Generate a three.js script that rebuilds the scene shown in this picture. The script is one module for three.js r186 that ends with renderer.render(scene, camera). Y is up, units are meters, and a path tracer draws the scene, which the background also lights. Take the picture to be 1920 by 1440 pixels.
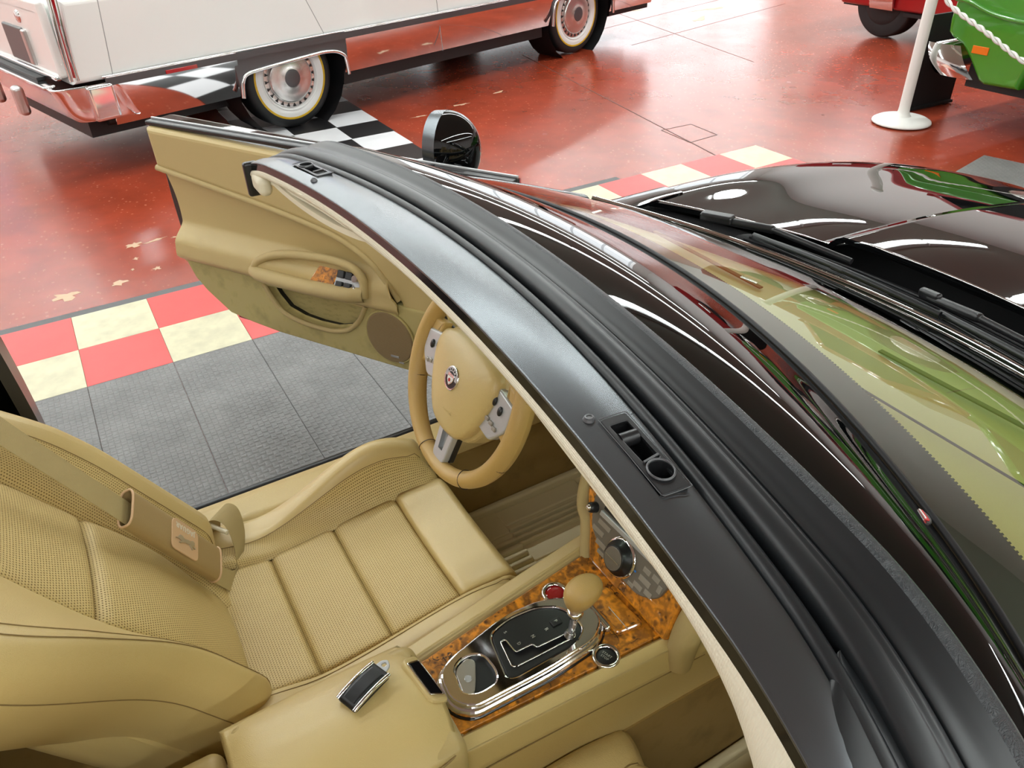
import * as THREE from 'three';
import { RectAreaLightUniformsLib } from 'three/addons/lights/RectAreaLightUniformsLib.js';
import { RoundedBoxGeometry } from 'three/addons/geometries/RoundedBoxGeometry.js';
import { mergeGeometries } from 'three/addons/utils/BufferGeometryUtils.js';
import { FontLoader } from 'three/addons/loaders/FontLoader.js';
import { TextGeometry } from 'three/addons/geometries/TextGeometry.js';

// ---------------------------------------------------------------- camera, light, exposure
// metres; x = nose direction of the black convertible, y up, z = its passenger side; floor y = 0
const scene = new THREE.Scene();
scene.background = new THREE.Color(0x000000);
const camera = new THREE.PerspectiveCamera(52.87, 4 / 3, 0.05, 80);
camera.position.set(0.2032, 1.5867, 0.6967);
camera.up.set(0.3097, 0.8211, -0.4796);
camera.lookAt(0.2032 + 0.4032, 1.5867 - 0.5701, 0.6967 - 0.7158);
const renderer = new THREE.WebGLRenderer({ antialias: true });
renderer.toneMapping = THREE.LinearToneMapping;
renderer.toneMappingExposure = 0.97;
renderer.shadowMap.enabled = true;
RectAreaLightUniformsLib.init();

const PI_ = Math.PI;
const ROOM = { x0: -10, x1: 17, z0: -14, z1: 9, h: 4.4 };
const ROWS = [-12.6, -9.6, -6.6, -3.6, 3.2, 6.2];           // fluorescent rows run along x
const ROW_L = 24, TUBE = 2.4, LIGHT_COL = new THREE.Color(0.925, 1, 0.985);
const LIGHT_I = 36, GLOW = 11;
for (const z of ROWS) {
  for (let i = 0; i < ROW_L / TUBE; i++) {
    const x = 3.5 - ROW_L / 2 + (i + 0.5) * TUBE, l = new THREE.RectAreaLight(LIGHT_COL, LIGHT_I, TUBE - 0.12, 0.16);
    l.position.set(x, ROOM.h - 0.17, z); l.lookAt(x, 0, z); l.castShadow = true; l.name = 'row_light'; scene.add(l);
  }
}
// daylight through the shop windows (glass is built with the hall)
const WINDOWS = [[11.2, 2.2, ROOM.z0, 9.5, 2.9, 0]];
for (const [x, y, z, w, h, ry] of WINDOWS) {
  const l = new THREE.RectAreaLight(new THREE.Color(0.92, 0.97, 1), 2.0, w, h);
  l.position.set(x, y, z + (ry ? -0.12 : 0.12)); l.lookAt(x, y, 0); l.castShadow = true; l.name = 'window_daylight'; scene.add(l);
}

// ---------------------------------------------------------------- helpers
const PI = Math.PI, sin = Math.sin, cos = Math.cos, abs = Math.abs, max = Math.max, min = Math.min, sq = x => x * x;
const v3 = (x, y, z) => new THREE.Vector3(x, y, z);
const A3 = a => v3(a[0], a[1], a[2]);
const lerp = (a, b, t) => a + (b - a) * t;
const clamp = (x, a = 0, b = 1) => min(b, max(a, x));
const ss = (a, b, x) => { const t = clamp((x - a) / (b - a)); return t * t * (3 - 2 * t); };
function rng(seed) { let s = seed >>> 0; return () => { s = (s + 0x6D2B79F5) | 0; let t = Math.imul(s ^ (s >>> 15), 1 | s); t = (t + Math.imul(t ^ (t >>> 7), 61 | t)) ^ t; return ((t ^ (t >>> 14)) >>> 0) / 4294967296; }; }
const names = {};
const numbered = n => { const k = names[n] = (names[n] ?? -1) + 1; return k ? n + '_' + String(k).padStart(3, '0') : n; };
function mk(name, geo, mat, parent, label) {
  const m = new THREE.Mesh(geo, mat); m.name = name; m.castShadow = m.receiveShadow = true;
  if (label) m.userData.label = label;
  if (parent) parent.add(m);
  return m;
}
function tag(o, label, category, group, kind) { o.userData.label = label; if (category) o.userData.category = category; if (group) o.userData.group = group; if (kind) o.userData.kind = kind; return o; }
function thing(name, label, category, pos = [0, 0, 0], ry = 0, group) {
  const g = new THREE.Group(); g.name = numbered(name); g.position.set(...pos); g.rotation.y = ry; scene.add(g); return tag(g, label, category, group);
}
function top(name, geo, mat, label, category, group, kind) { const m = mk(numbered(name), geo, mat, scene); return tag(m, label, category, group, kind); }
function part(name, parent) { const g = new THREE.Group(); g.name = name; parent.add(g); return g; }
function norm(g) { if (g.index) g = g.toNonIndexed(); for (const k of Object.keys(g.attributes)) if (!['position', 'normal', 'uv'].includes(k)) g.deleteAttribute(k); if (!g.attributes.uv) g.setAttribute('uv', new THREE.Float32BufferAttribute(new Float32Array(g.attributes.position.count * 2), 2)); if (!g.attributes.normal) g.computeVertexNormals(); return g; }
const merge = (...l) => mergeGeometries(l.flat(9).filter(Boolean).map(norm), false);
// parametric sheet, uv in metres
function grid(fn, nu, nv, closed = false) {
  const p = [], uv = [], ix = [], P = [];
  for (let j = 0; j <= nv; j++) for (let i = 0; i <= nu; i++) P.push(A3(fn(i / nu, j / nv)));
  const at = (i, j) => P[j * (nu + 1) + i];
  const jm = nv >> 1, im = nu >> 1; const su = [0], sv = [0];
  for (let i = 1; i <= nu; i++) su.push(su[i - 1] + at(i, jm).distanceTo(at(i - 1, jm)));
  for (let j = 1; j <= nv; j++) sv.push(sv[j - 1] + at(im, j).distanceTo(at(im, j - 1)));
  for (let j = 0; j <= nv; j++) for (let i = 0; i <= nu; i++) { const q = at(i, j); p.push(q.x, q.y, q.z); uv.push(su[i], sv[j]); }
  for (let j = 0; j < nv; j++) for (let i = 0; i < nu; i++) { const a = j * (nu + 1) + i, b = a + 1, c = a + nu + 1, d = c + 1; ix.push(a, c, b, b, c, d); }
  const g = new THREE.BufferGeometry();
  g.setAttribute('position', new THREE.Float32BufferAttribute(p, 3)); g.setAttribute('uv', new THREE.Float32BufferAttribute(uv, 2)); g.setIndex(ix);
  g.computeVertexNormals();
  if (closed) { const n = g.attributes.normal; for (let j = 0; j <= nv; j++) { const a = j * (nu + 1), b = a + nu; const x = n.getX(a) + n.getX(b), y = n.getY(a) + n.getY(b), z = n.getZ(a) + n.getZ(b), l = Math.hypot(x, y, z) || 1; n.setXYZ(a, x / l, y / l, z / l); n.setXYZ(b, x / l, y / l, z / l); } }
  return g;
}
// sheet with real thickness (front = fn, back offset against the normal)
function shell(fn, nu, nv, th) {
  const f = grid(fn, nu, nv), n = f.attributes.normal, p = f.attributes.position, b = f.clone(), q = b.attributes.position;
  for (let i = 0; i < q.count; i++) q.setXYZ(i, p.getX(i) - n.getX(i) * th, p.getY(i) - n.getY(i) * th, p.getZ(i) - n.getZ(i) * th);
  const ix = Array.from(b.index.array); for (let i = 0; i < ix.length; i += 3) [ix[i], ix[i + 1]] = [ix[i + 1], ix[i]]; b.setIndex(ix); b.computeVertexNormals();
  const loop = []; const W = nu + 1;
  for (let i = 0; i < nu; i++) loop.push(i); for (let j = 0; j < nv; j++) loop.push(j * W + nu); for (let i = nu; i > 0; i--) loop.push(nv * W + i); for (let j = nv; j > 0; j--) loop.push(j * W);
  const rp = [], ri = [];
  for (const k of [...loop, loop[0]]) rp.push(p.getX(k), p.getY(k), p.getZ(k), q.getX(k), q.getY(k), q.getZ(k));
  for (let k = 0; k < loop.length; k++) { const a = 2 * k; ri.push(a, a + 1, a + 2, a + 2, a + 1, a + 3); }
  const r = new THREE.BufferGeometry(); r.setAttribute('position', new THREE.Float32BufferAttribute(rp, 3)); r.setIndex(ri); r.computeVertexNormals();
  return merge(f, b, r);
}
// cushion: sheet whose border ring is pulled along dir
function pad(fn, nu, nv, dir, depth, edge = 0.03) {
  const d = A3(dir).multiplyScalar(depth), U = nu + 2, V = nv + 2;
  const c = (k, n) => k <= 0 ? 0 : k >= n + 2 ? 1 : (k - 1) / n;
  return grid((u, v) => { const i = Math.round(u * U), j = Math.round(v * V); const q = A3(fn(c(i, nu), c(j, nv))); if (i === 0 || j === 0 || i === U || j === V) q.add(d); return [q.x, q.y, q.z]; }, U, V);
}
const curve = (pts, closed = false, t = 0.5) => new THREE.CatmullRomCurve3(pts.map(A3), closed, 'catmullrom', t);
const tube = (pts, r, n = 40, s = 8, closed = false, t = 0.5) => new THREE.TubeGeometry(pts.length === 2 ? new THREE.LineCurve3(A3(pts[0]), A3(pts[1])) : curve(pts, closed, t), n, r, s, closed);
function cap(geo) { return geo; }
const ball = (r, x, y, z, s = 16) => new THREE.SphereGeometry(r, s, s / 2).translate(x, y, z);
// rod with closed ends
function rod(a, b, r, s = 12, r2 = r) { const A = A3(a), B = A3(b), d = B.clone().sub(A), L = d.length(); const g = new THREE.CylinderGeometry(r2, r, L, s); g.applyQuaternion(new THREE.Quaternion().setFromUnitVectors(v3(0, 1, 0), d.normalize())); const m = A.add(B).multiplyScalar(0.5); return g.translate(m.x, m.y, m.z); }
const rbox = (w, h, d, r, x = 0, y = 0, z = 0, seg = 3) => new RoundedBoxGeometry(w, h, d, seg, min(r, w / 2.01, h / 2.01, d / 2.01)).translate(x, y, z);
const box = (w, h, d, x = 0, y = 0, z = 0) => new THREE.BoxGeometry(w, h, d).translate(x, y, z);
function shapeOf(pts, holes = [], smooth = 0) {
  const mkp = (l, C) => { let q = l.map(p => new THREE.Vector2(p[0], p[1])); if (smooth) { const c = new THREE.CatmullRomCurve3(l.map(p => v3(p[0], p[1], 0)), true, 'centripetal'); q = c.getPoints(smooth).slice(0, -1).map(p => new THREE.Vector2(p.x, p.y)); } return new C(q); };
  const s = mkp(pts, THREE.Shape); for (const h of holes) s.holes.push(mkp(h, THREE.Path)); return s;
}
// rounded polygon points
function rpoly(pts, r, n = 5) {
  const o = []; const N = pts.length;
  for (let i = 0; i < N; i++) {
    const p = new THREE.Vector2(...pts[i]), a = new THREE.Vector2(...pts[(i + N - 1) % N]), b = new THREE.Vector2(...pts[(i + 1) % N]);
    const rr = Array.isArray(r) ? r[i] : r; const da = a.clone().sub(p), db = b.clone().sub(p); const k = min(rr, da.length() * 0.49, db.length() * 0.49); da.setLength(k).add(p); db.setLength(k).add(p);
    if (k < 1e-5) { o.push([p.x, p.y]); continue; }
    for (let t = 0; t <= n; t++) { const s = t / n, x = (1 - s) * (1 - s) * da.x + 2 * s * (1 - s) * p.x + s * s * db.x, y = (1 - s) * (1 - s) * da.y + 2 * s * (1 - s) * p.y + s * s * db.y; o.push([x, y]); }
  }
  return o;
}
// plate: front face at local z=0, goes back to z=-d
function plate(pts, d, b = 0.003, holes = [], smooth = 0, bs = 3) {
  const bb = min(b, d / 2.05);
  const g = new THREE.ExtrudeGeometry(shapeOf(pts, holes, smooth), { depth: d - 2 * bb, bevelEnabled: bb > 0, bevelThickness: bb, bevelSize: bb, bevelOffset: -bb, bevelSegments: bs, curveSegments: 12 });
  return g.translate(0, 0, -(d - bb));
}
const frame = (o, ax, ay, az) => new THREE.Matrix4().makeBasis(A3(ax), A3(ay), A3(az)).setPosition(o[0], o[1], o[2]);
function place(geo, m) {                        // keeps the faces outward when the frame is mirrored
  geo.applyMatrix4(m);
  if (m.determinant() < 0) { if (geo.index) { const a = geo.index.array; for (let i = 0; i < a.length; i += 3) { const t = a[i]; a[i] = a[i + 1]; a[i + 1] = t; } } else for (const k of Object.keys(geo.attributes)) { const A = geo.attributes[k], n = A.itemSize, d = A.array; for (let i = 0; i < A.count; i += 3) for (let c = 0; c < n; c++) { const p = i * n + c, t = d[p]; d[p] = d[p + n]; d[p + n] = t; } } }
  return geo;
}
const lathe = (pts, s = 40) => new THREE.LatheGeometry(pts.map(p => new THREE.Vector2(p[0], p[1])), s);
function circle(cx, cy, r, n = 24, ry = r) { const o = []; for (let i = 0; i < n; i++) o.push([cx + r * cos(i / n * 2 * PI), cy + ry * sin(i / n * 2 * PI)]); return o; }
function boxUV(g, s = 1) {
  g = norm(g); const p = g.attributes.position, n = g.attributes.normal, u = g.attributes.uv;
  for (let i = 0; i < p.count; i++) { const a = abs(n.getX(i)), b = abs(n.getY(i)), c = abs(n.getZ(i)); if (b >= a && b >= c) u.setXY(i, p.getX(i) * s, p.getZ(i) * s); else if (a >= c) u.setXY(i, p.getZ(i) * s, p.getY(i) * s); else u.setXY(i, p.getX(i) * s, p.getY(i) * s); }
  return g;
}

// ---------------------------------------------------------------- textures and materials
function noiseField(n, cells, seed) {         // tiling value noise
  const r = rng(seed), g = new Float32Array(cells * cells).map(() => r()); const o = new Float32Array(n * n);
  for (let y = 0; y < n; y++) for (let x = 0; x < n; x++) {
    const fx = x / n * cells, fy = y / n * cells, x0 = Math.floor(fx), y0 = Math.floor(fy); let tx = fx - x0, ty = fy - y0; tx = tx * tx * (3 - 2 * tx); ty = ty * ty * (3 - 2 * ty);
    const a = g[(y0 % cells) * cells + x0 % cells], b = g[(y0 % cells) * cells + (x0 + 1) % cells], c = g[((y0 + 1) % cells) * cells + x0 % cells], d = g[((y0 + 1) % cells) * cells + (x0 + 1) % cells];
    o[y * n + x] = lerp(lerp(a, b, tx), lerp(c, d, tx), ty);
  }
  return o;
}
function fbm(n, cells, oct, seed) { const o = new Float32Array(n * n); let amp = 0.5, tot = 0; for (let k = 0; k < oct; k++) { const f = noiseField(n, min(n, cells << k), seed + k * 17); for (let i = 0; i < o.length; i++) o[i] += amp * f[i]; tot += amp; amp *= 0.5; } for (let i = 0; i < o.length; i++) o[i] /= tot; return o; }
function tex(n, fn, repeat, srgb = true) {
  const d = new Uint8Array(n * n * 4);
  for (let y = 0; y < n; y++) for (let x = 0; x < n; x++) { const c = fn(x, y, y * n + x), k = 4 * (y * n + x); if (typeof c === 'number') d[k] = d[k + 1] = d[k + 2] = clamp(c) * 255; else { d[k] = clamp(c[0], 0, 255); d[k + 1] = clamp(c[1], 0, 255); d[k + 2] = clamp(c[2], 0, 255); } d[k + 3] = 255; }
  const t = new THREE.DataTexture(d, n, n); t.wrapS = t.wrapT = THREE.RepeatWrapping; t.magFilter = THREE.LinearFilter; t.minFilter = THREE.LinearMipmapLinearFilter; t.generateMipmaps = true; t.repeat.set(repeat, repeat); if (srgb) t.colorSpace = THREE.SRGBColorSpace; t.needsUpdate = true; return t;
}
const S = (o) => new THREE.MeshStandardMaterial(o), Ph = (o) => new THREE.MeshPhysicalMaterial(o);
const f256 = fbm(256, 8, 4, 3), f512 = fbm(512, 6, 6, 11), f512b = fbm(512, 20, 4, 5), speck = rng(77);
const specks = new Float32Array(512 * 512);
for (let k = 0; k < 900; k++) { const cx = speck() * 512, cy = speck() * 512, r = 0.7 + 1.3 * sq(speck()), e = 1 + speck(); for (let y = -6; y <= 6; y++) for (let x = -6; x <= 6; x++) if (x * x * e + y * y / e < r * r) specks[((Math.floor(cy + y) + 512) % 512) * 512 + (Math.floor(cx + x) + 512) % 512] = 0.6 + 0.4 * speck(); }
const floorMap = tex(512, (x, y, i) => { const a = f512[i], b = f512b[i], s = specks[i]; const w = 0; const k = 0.92 + 0.22 * (a - 0.5) + 0.12 * (b - 0.5); const t = clamp(w + s * 0.45); return [lerp(160 * k, 212, t), lerp(64 * k, 152, t), lerp(40 * k, 124, t)]; }, 1 / 1.9);
const floorRough = tex(256, (x, y, i) => 0.19 + 0.10 * f256[i], 1 / 2.3, false);
const floorBump = tex(512, (x, y, i) => f512[i] * 0.7 + f512b[i] * 0.3, 1 / 1.7, false);
const leatherBump = tex(256, (x, y, i) => f256[i] * 0.4 + 0.6 * abs(sin(f256[i] * 40)), 1 / 0.05, false);
const perf = (x, y, n) => { const c = n / 4; const row = Math.floor(y / c); const dx = ((x + (row % 2) * c / 2) % c) - c / 2, dy = (y % c) - c / 2; return ss(c * 0.30, c * 0.15, Math.hypot(dx, dy * 1.1)); };
const perfBump = tex(128, (x, y) => 1 - perf(x, y, 128), 1 / 0.019, false);
const perfMap = tex(128, (x, y) => { const p = perf(x, y, 128); return [lerp(255, 176, p), lerp(255, 166, p), lerp(255, 140, p)]; }, 1 / 0.019);
const clothBump = tex(128, (x, y) => 0.5 + 0.25 * sin(x / 128 * 2 * PI * 16) + 0.25 * sin(y / 128 * 2 * PI * 16), 1 / 0.03, false);
const fleece = tex(256, (x, y, i) => { const k = 0.86 + 0.28 * f256[i]; return [k * 255, k * 255, k * 250]; }, 1 / 0.23);
const burlMap = (() => { const w1 = fbm(512, 5, 5, 21), w2 = fbm(512, 8, 5, 33), w3 = fbm(512, 14, 4, 57), sp = rng(9); const eyes = []; for (let k = 0; k < 70; k++) eyes.push([sp() * 512, sp() * 512, 2 + sp() * 5]);
  return tex(512, (x, y, i) => { let d = 0; for (const e of eyes) { let dx = abs(x - e[0]), dy = abs(y - e[1]); dx = min(dx, 512 - dx); dy = min(dy, 512 - dy); const q = Math.hypot(dx, dy) / e[2]; if (q < 1.6) d = max(d, 1 - q / 1.6); } const r = 0.5 + 0.5 * sin(w1[i] * 22 + w3[i] * 10); const vein = ss(0.020, 0.004, abs(w2[i] - 0.52)) * ss(0.46, 0.60, w1[i]); const k = clamp(0.55 + 0.32 * r + 0.5 * (w3[i] - 0.5)) * (1 - 0.7 * d) * (1 - 0.82 * vein); return [lerp(24, 250, k), lerp(8, 160, k), lerp(3, 36, k)]; }, 1 / 0.22); })();
const greyMap = tex(512, (x, y, i) => { const k = 0.9 + 0.25 * (f512[i] - 0.5) + 0.12 * (f512b[i] - 0.5); return [128 * k, 127 * k, 125 * k]; }, 1 / 0.9);
const weaveBump = tex(128, (x, y) => { const cx = Math.floor(x / 32), cy = Math.floor(y / 32); const a = (cx + cy) % 2 ? abs((x % 32) / 16 - 1) : abs((y % 32) / 16 - 1); return 1 - 0.8 * sq(a); }, 1 / 0.075, false);
const creamMap = tex(256, (x, y, i) => { const k = 0.93 + 0.14 * (f256[i] - 0.5); return [216 * k, 209 * k, 174 * k]; }, 1 / 0.3);
const redMap = tex(256, (x, y, i) => { const k = 0.97 + 0.10 * (f256[i] - 0.5); return [228 * k, 68 * k, 63 * k]; }, 1 / 0.3);

const lin = (r, g, b) => new THREE.Color().setRGB(r, g, b);
const TAN = lin(0.60, 0.445, 0.180);
const M = {
  floor: S({ map: floorMap, roughnessMap: floorRough, roughness: 1, bumpMap: floorBump, bumpScale: 0.0003 }),
  grey: S({ map: greyMap, roughness: 0.42, bumpMap: weaveBump, bumpScale: 0.0022 }),
  cream: S({ map: creamMap, roughness: 0.4 }), tileRed: S({ map: redMap, roughness: 0.4 }),
  tileBlack: S({ color: lin(0.012, 0.012, 0.013), roughness: 0.3 }), tileWhite: S({ color: lin(0.72, 0.72, 0.74), roughness: 0.3 }),
  edge: S({ color: lin(0.11, 0.11, 0.11), roughness: 0.6 }), joint: S({ color: lin(0.10, 0.045, 0.035), roughness: 0.7 }), worn: S({ color: lin(0.55, 0.38, 0.24), roughness: 0.5 }),
  wall: S({ color: lin(0.80, 0.80, 0.78), roughness: 0.8 }), ceiling: S({ color: lin(0.37, 0.42, 0.375), roughness: 0.9 }), base: S({ color: lin(0.05, 0.05, 0.05), roughness: 0.6 }),
  glow: S({ color: 0xffffff, emissive: LIGHT_COL, emissiveIntensity: GLOW, roughness: 0.6 }), fixture: S({ color: lin(0.75, 0.75, 0.75), roughness: 0.5 }),
  paint: Ph({ color: lin(0.0025, 0.0028, 0.0030), roughness: 0.012, ior: 1.52 }),
  satin: S({ color: lin(0.13, 0.14, 0.15), roughness: 0.26, metalness: 0.85 }), rubberEdge: S({ color: lin(0.16, 0.17, 0.18), roughness: 0.25, metalness: 0.6 }),
  rubber: S({ color: lin(0.011, 0.0125, 0.014), roughness: 0.37 }), rubberGrain: S({ color: lin(0.024, 0.027, 0.03), roughness: 0.48, bumpMap: leatherBump, bumpScale: 0.0006 }),
  dark: S({ color: lin(0.008, 0.008, 0.009), roughness: 0.5 }), black: S({ color: lin(0.012, 0.012, 0.013), roughness: 0.35 }), gloss: S({ color: lin(0.006, 0.006, 0.007), roughness: 0.08 }),
  brownTrim: S({ color: lin(0.035, 0.018, 0.016), roughness: 0.35 }),
  leather: Ph({ color: TAN, roughness: 0.38, bumpMap: leatherBump, bumpScale: 0.0003, clearcoat: 0.35, clearcoatRoughness: 0.28 }),
  perf: Ph({ color: TAN, map: perfMap, roughness: 0.5, bumpMap: perfBump, bumpScale: 0.0008 }),
  wheelLeather: Ph({ color: lin(0.50, 0.32, 0.10), roughness: 0.36, bumpMap: leatherBump, bumpScale: 0.0003 }),
  door: Ph({ color: lin(0.58, 0.44, 0.19), roughness: 0.42, bumpMap: leatherBump, bumpScale: 0.0003 }),
  suede: S({ color: lin(0.50, 0.41, 0.17), map: fleece, roughness: 0.9 }),
  carpet: S({ color: lin(0.30, 0.19, 0.055), map: fleece, roughness: 1 }),
  speaker: S({ color: lin(0.27, 0.185, 0.085), roughness: 0.6, bumpMap: perfBump, bumpScale: 0.0006 }),
  headliner: S({ color: lin(0.74, 0.67, 0.52), roughness: 0.85, bumpMap: clothBump, bumpScale: 0.0006 }),
  visor: S({ color: lin(0.72, 0.66, 0.50), roughness: 0.55 }),
  mat: S({ color: lin(0.72, 0.62, 0.38), roughness: 0.55 }),
  burl: Ph({ map: burlMap, roughness: 0.35, clearcoat: 1, clearcoatRoughness: 0.03 }),
  chrome: S({ color: lin(0.82, 0.82, 0.83), roughness: 0.07, metalness: 1 }), steel: S({ color: lin(0.62, 0.61, 0.60), roughness: 0.28, metalness: 1 }), alloy: S({ color: lin(0.50, 0.51, 0.52), roughness: 0.32, metalness: 0.35 }),
  stack: S({ color: lin(0.20, 0.18, 0.15), roughness: 0.42, metalness: 0.35 }), button: S({ color: lin(0.34, 0.31, 0.265), roughness: 0.38, metalness: 0.3 }),
  glass: Ph({ color: lin(0.68, 0.79, 0.65), roughness: 0.0, transmission: 1, thickness: 0, ior: 1.5 }),
  redLens: Ph({ color: lin(0.36, 0.006, 0.010), roughness: 0.1, clearcoat: 1 }), amber: S({ color: lin(0.85, 0.19, 0.01), roughness: 0.25 }),
  belt: S({ color: lin(0.42, 0.32, 0.135), roughness: 0.7, bumpMap: clothBump, bumpScale: 0.0004 }), beltPad: S({ color: lin(0.36, 0.245, 0.10), roughness: 0.5, bumpMap: leatherBump, bumpScale: 0.0003 }),
  patch: S({ color: lin(0.62, 0.40, 0.22), roughness: 0.5 }),
  white: Ph({ color: lin(0.84, 0.85, 0.82), roughness: 0.3, clearcoat: 1, clearcoatRoughness: 0.03 }), whitewall: S({ color: lin(0.80, 0.80, 0.78), roughness: 0.5 }), gold: S({ color: lin(0.60, 0.37, 0.01), roughness: 0.5 }),
  tyre: S({ color: lin(0.012, 0.013, 0.014), roughness: 0.55 }), hub: S({ color: lin(0.70, 0.68, 0.66), roughness: 0.25, metalness: 0.9 }), hubDark: S({ color: lin(0.12, 0.12, 0.125), roughness: 0.35, metalness: 0.6 }),
  green: Ph({ color: lin(0.050, 0.27, 0.010), roughness: 0.3, clearcoat: 1, clearcoatRoughness: 0.03 }), red: Ph({ color: lin(0.30, 0.004, 0.006), roughness: 0.3, clearcoat: 1, clearcoatRoughness: 0.03 }),
  post: S({ color: lin(0.78, 0.77, 0.73), roughness: 0.35 }), board: S({ color: lin(0.006, 0.006, 0.006), roughness: 0.7 }),
  vinyl: S({ color: lin(0.70, 0.68, 0.62), roughness: 0.6 }), tint: Ph({ color: lin(0.25, 0.28, 0.26), roughness: 0.02, transmission: 1, thickness: 0 }), blueGloss: S({ color: lin(0.02, 0.16, 0.55), roughness: 0.5 }), posterRed: S({ color: lin(0.5, 0.03, 0.03), roughness: 0.5 }), posterGold: S({ color: lin(0.6, 0.4, 0.05), roughness: 0.5 }),
  stitch: S({ color: lin(0.24, 0.155, 0.055), roughness: 0.7 }), sky: S({ color: 0x000000, emissive: new THREE.Color(0.92, 0.97, 1), emissiveIntensity: 1.6, roughness: 1 }), pane: Ph({ color: 0xffffff, roughness: 0, transmission: 1, thickness: 0 }),
  gapGrey: S({ color: lin(0.30, 0.30, 0.29), roughness: 0.6 }), felt: S({ color: lin(0.006, 0.006, 0.007), roughness: 0.85 }),
  interiorGrey: S({ color: lin(0.12, 0.11, 0.10), roughness: 0.8 }),
};
const font = await new FontLoader().loadAsync('fonts/droid/droid_sans_bold.typeface.json');
const text = (s, size, d = 0.0006) => { const g = new TextGeometry(s, { font, size, depth: d, curveSegments: 3, bevelEnabled: false }); g.computeBoundingBox(); const b = g.boundingBox; return g.translate(-(b.min.x + b.max.x) / 2, -(b.min.y + b.max.y) / 2, 0); };

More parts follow.
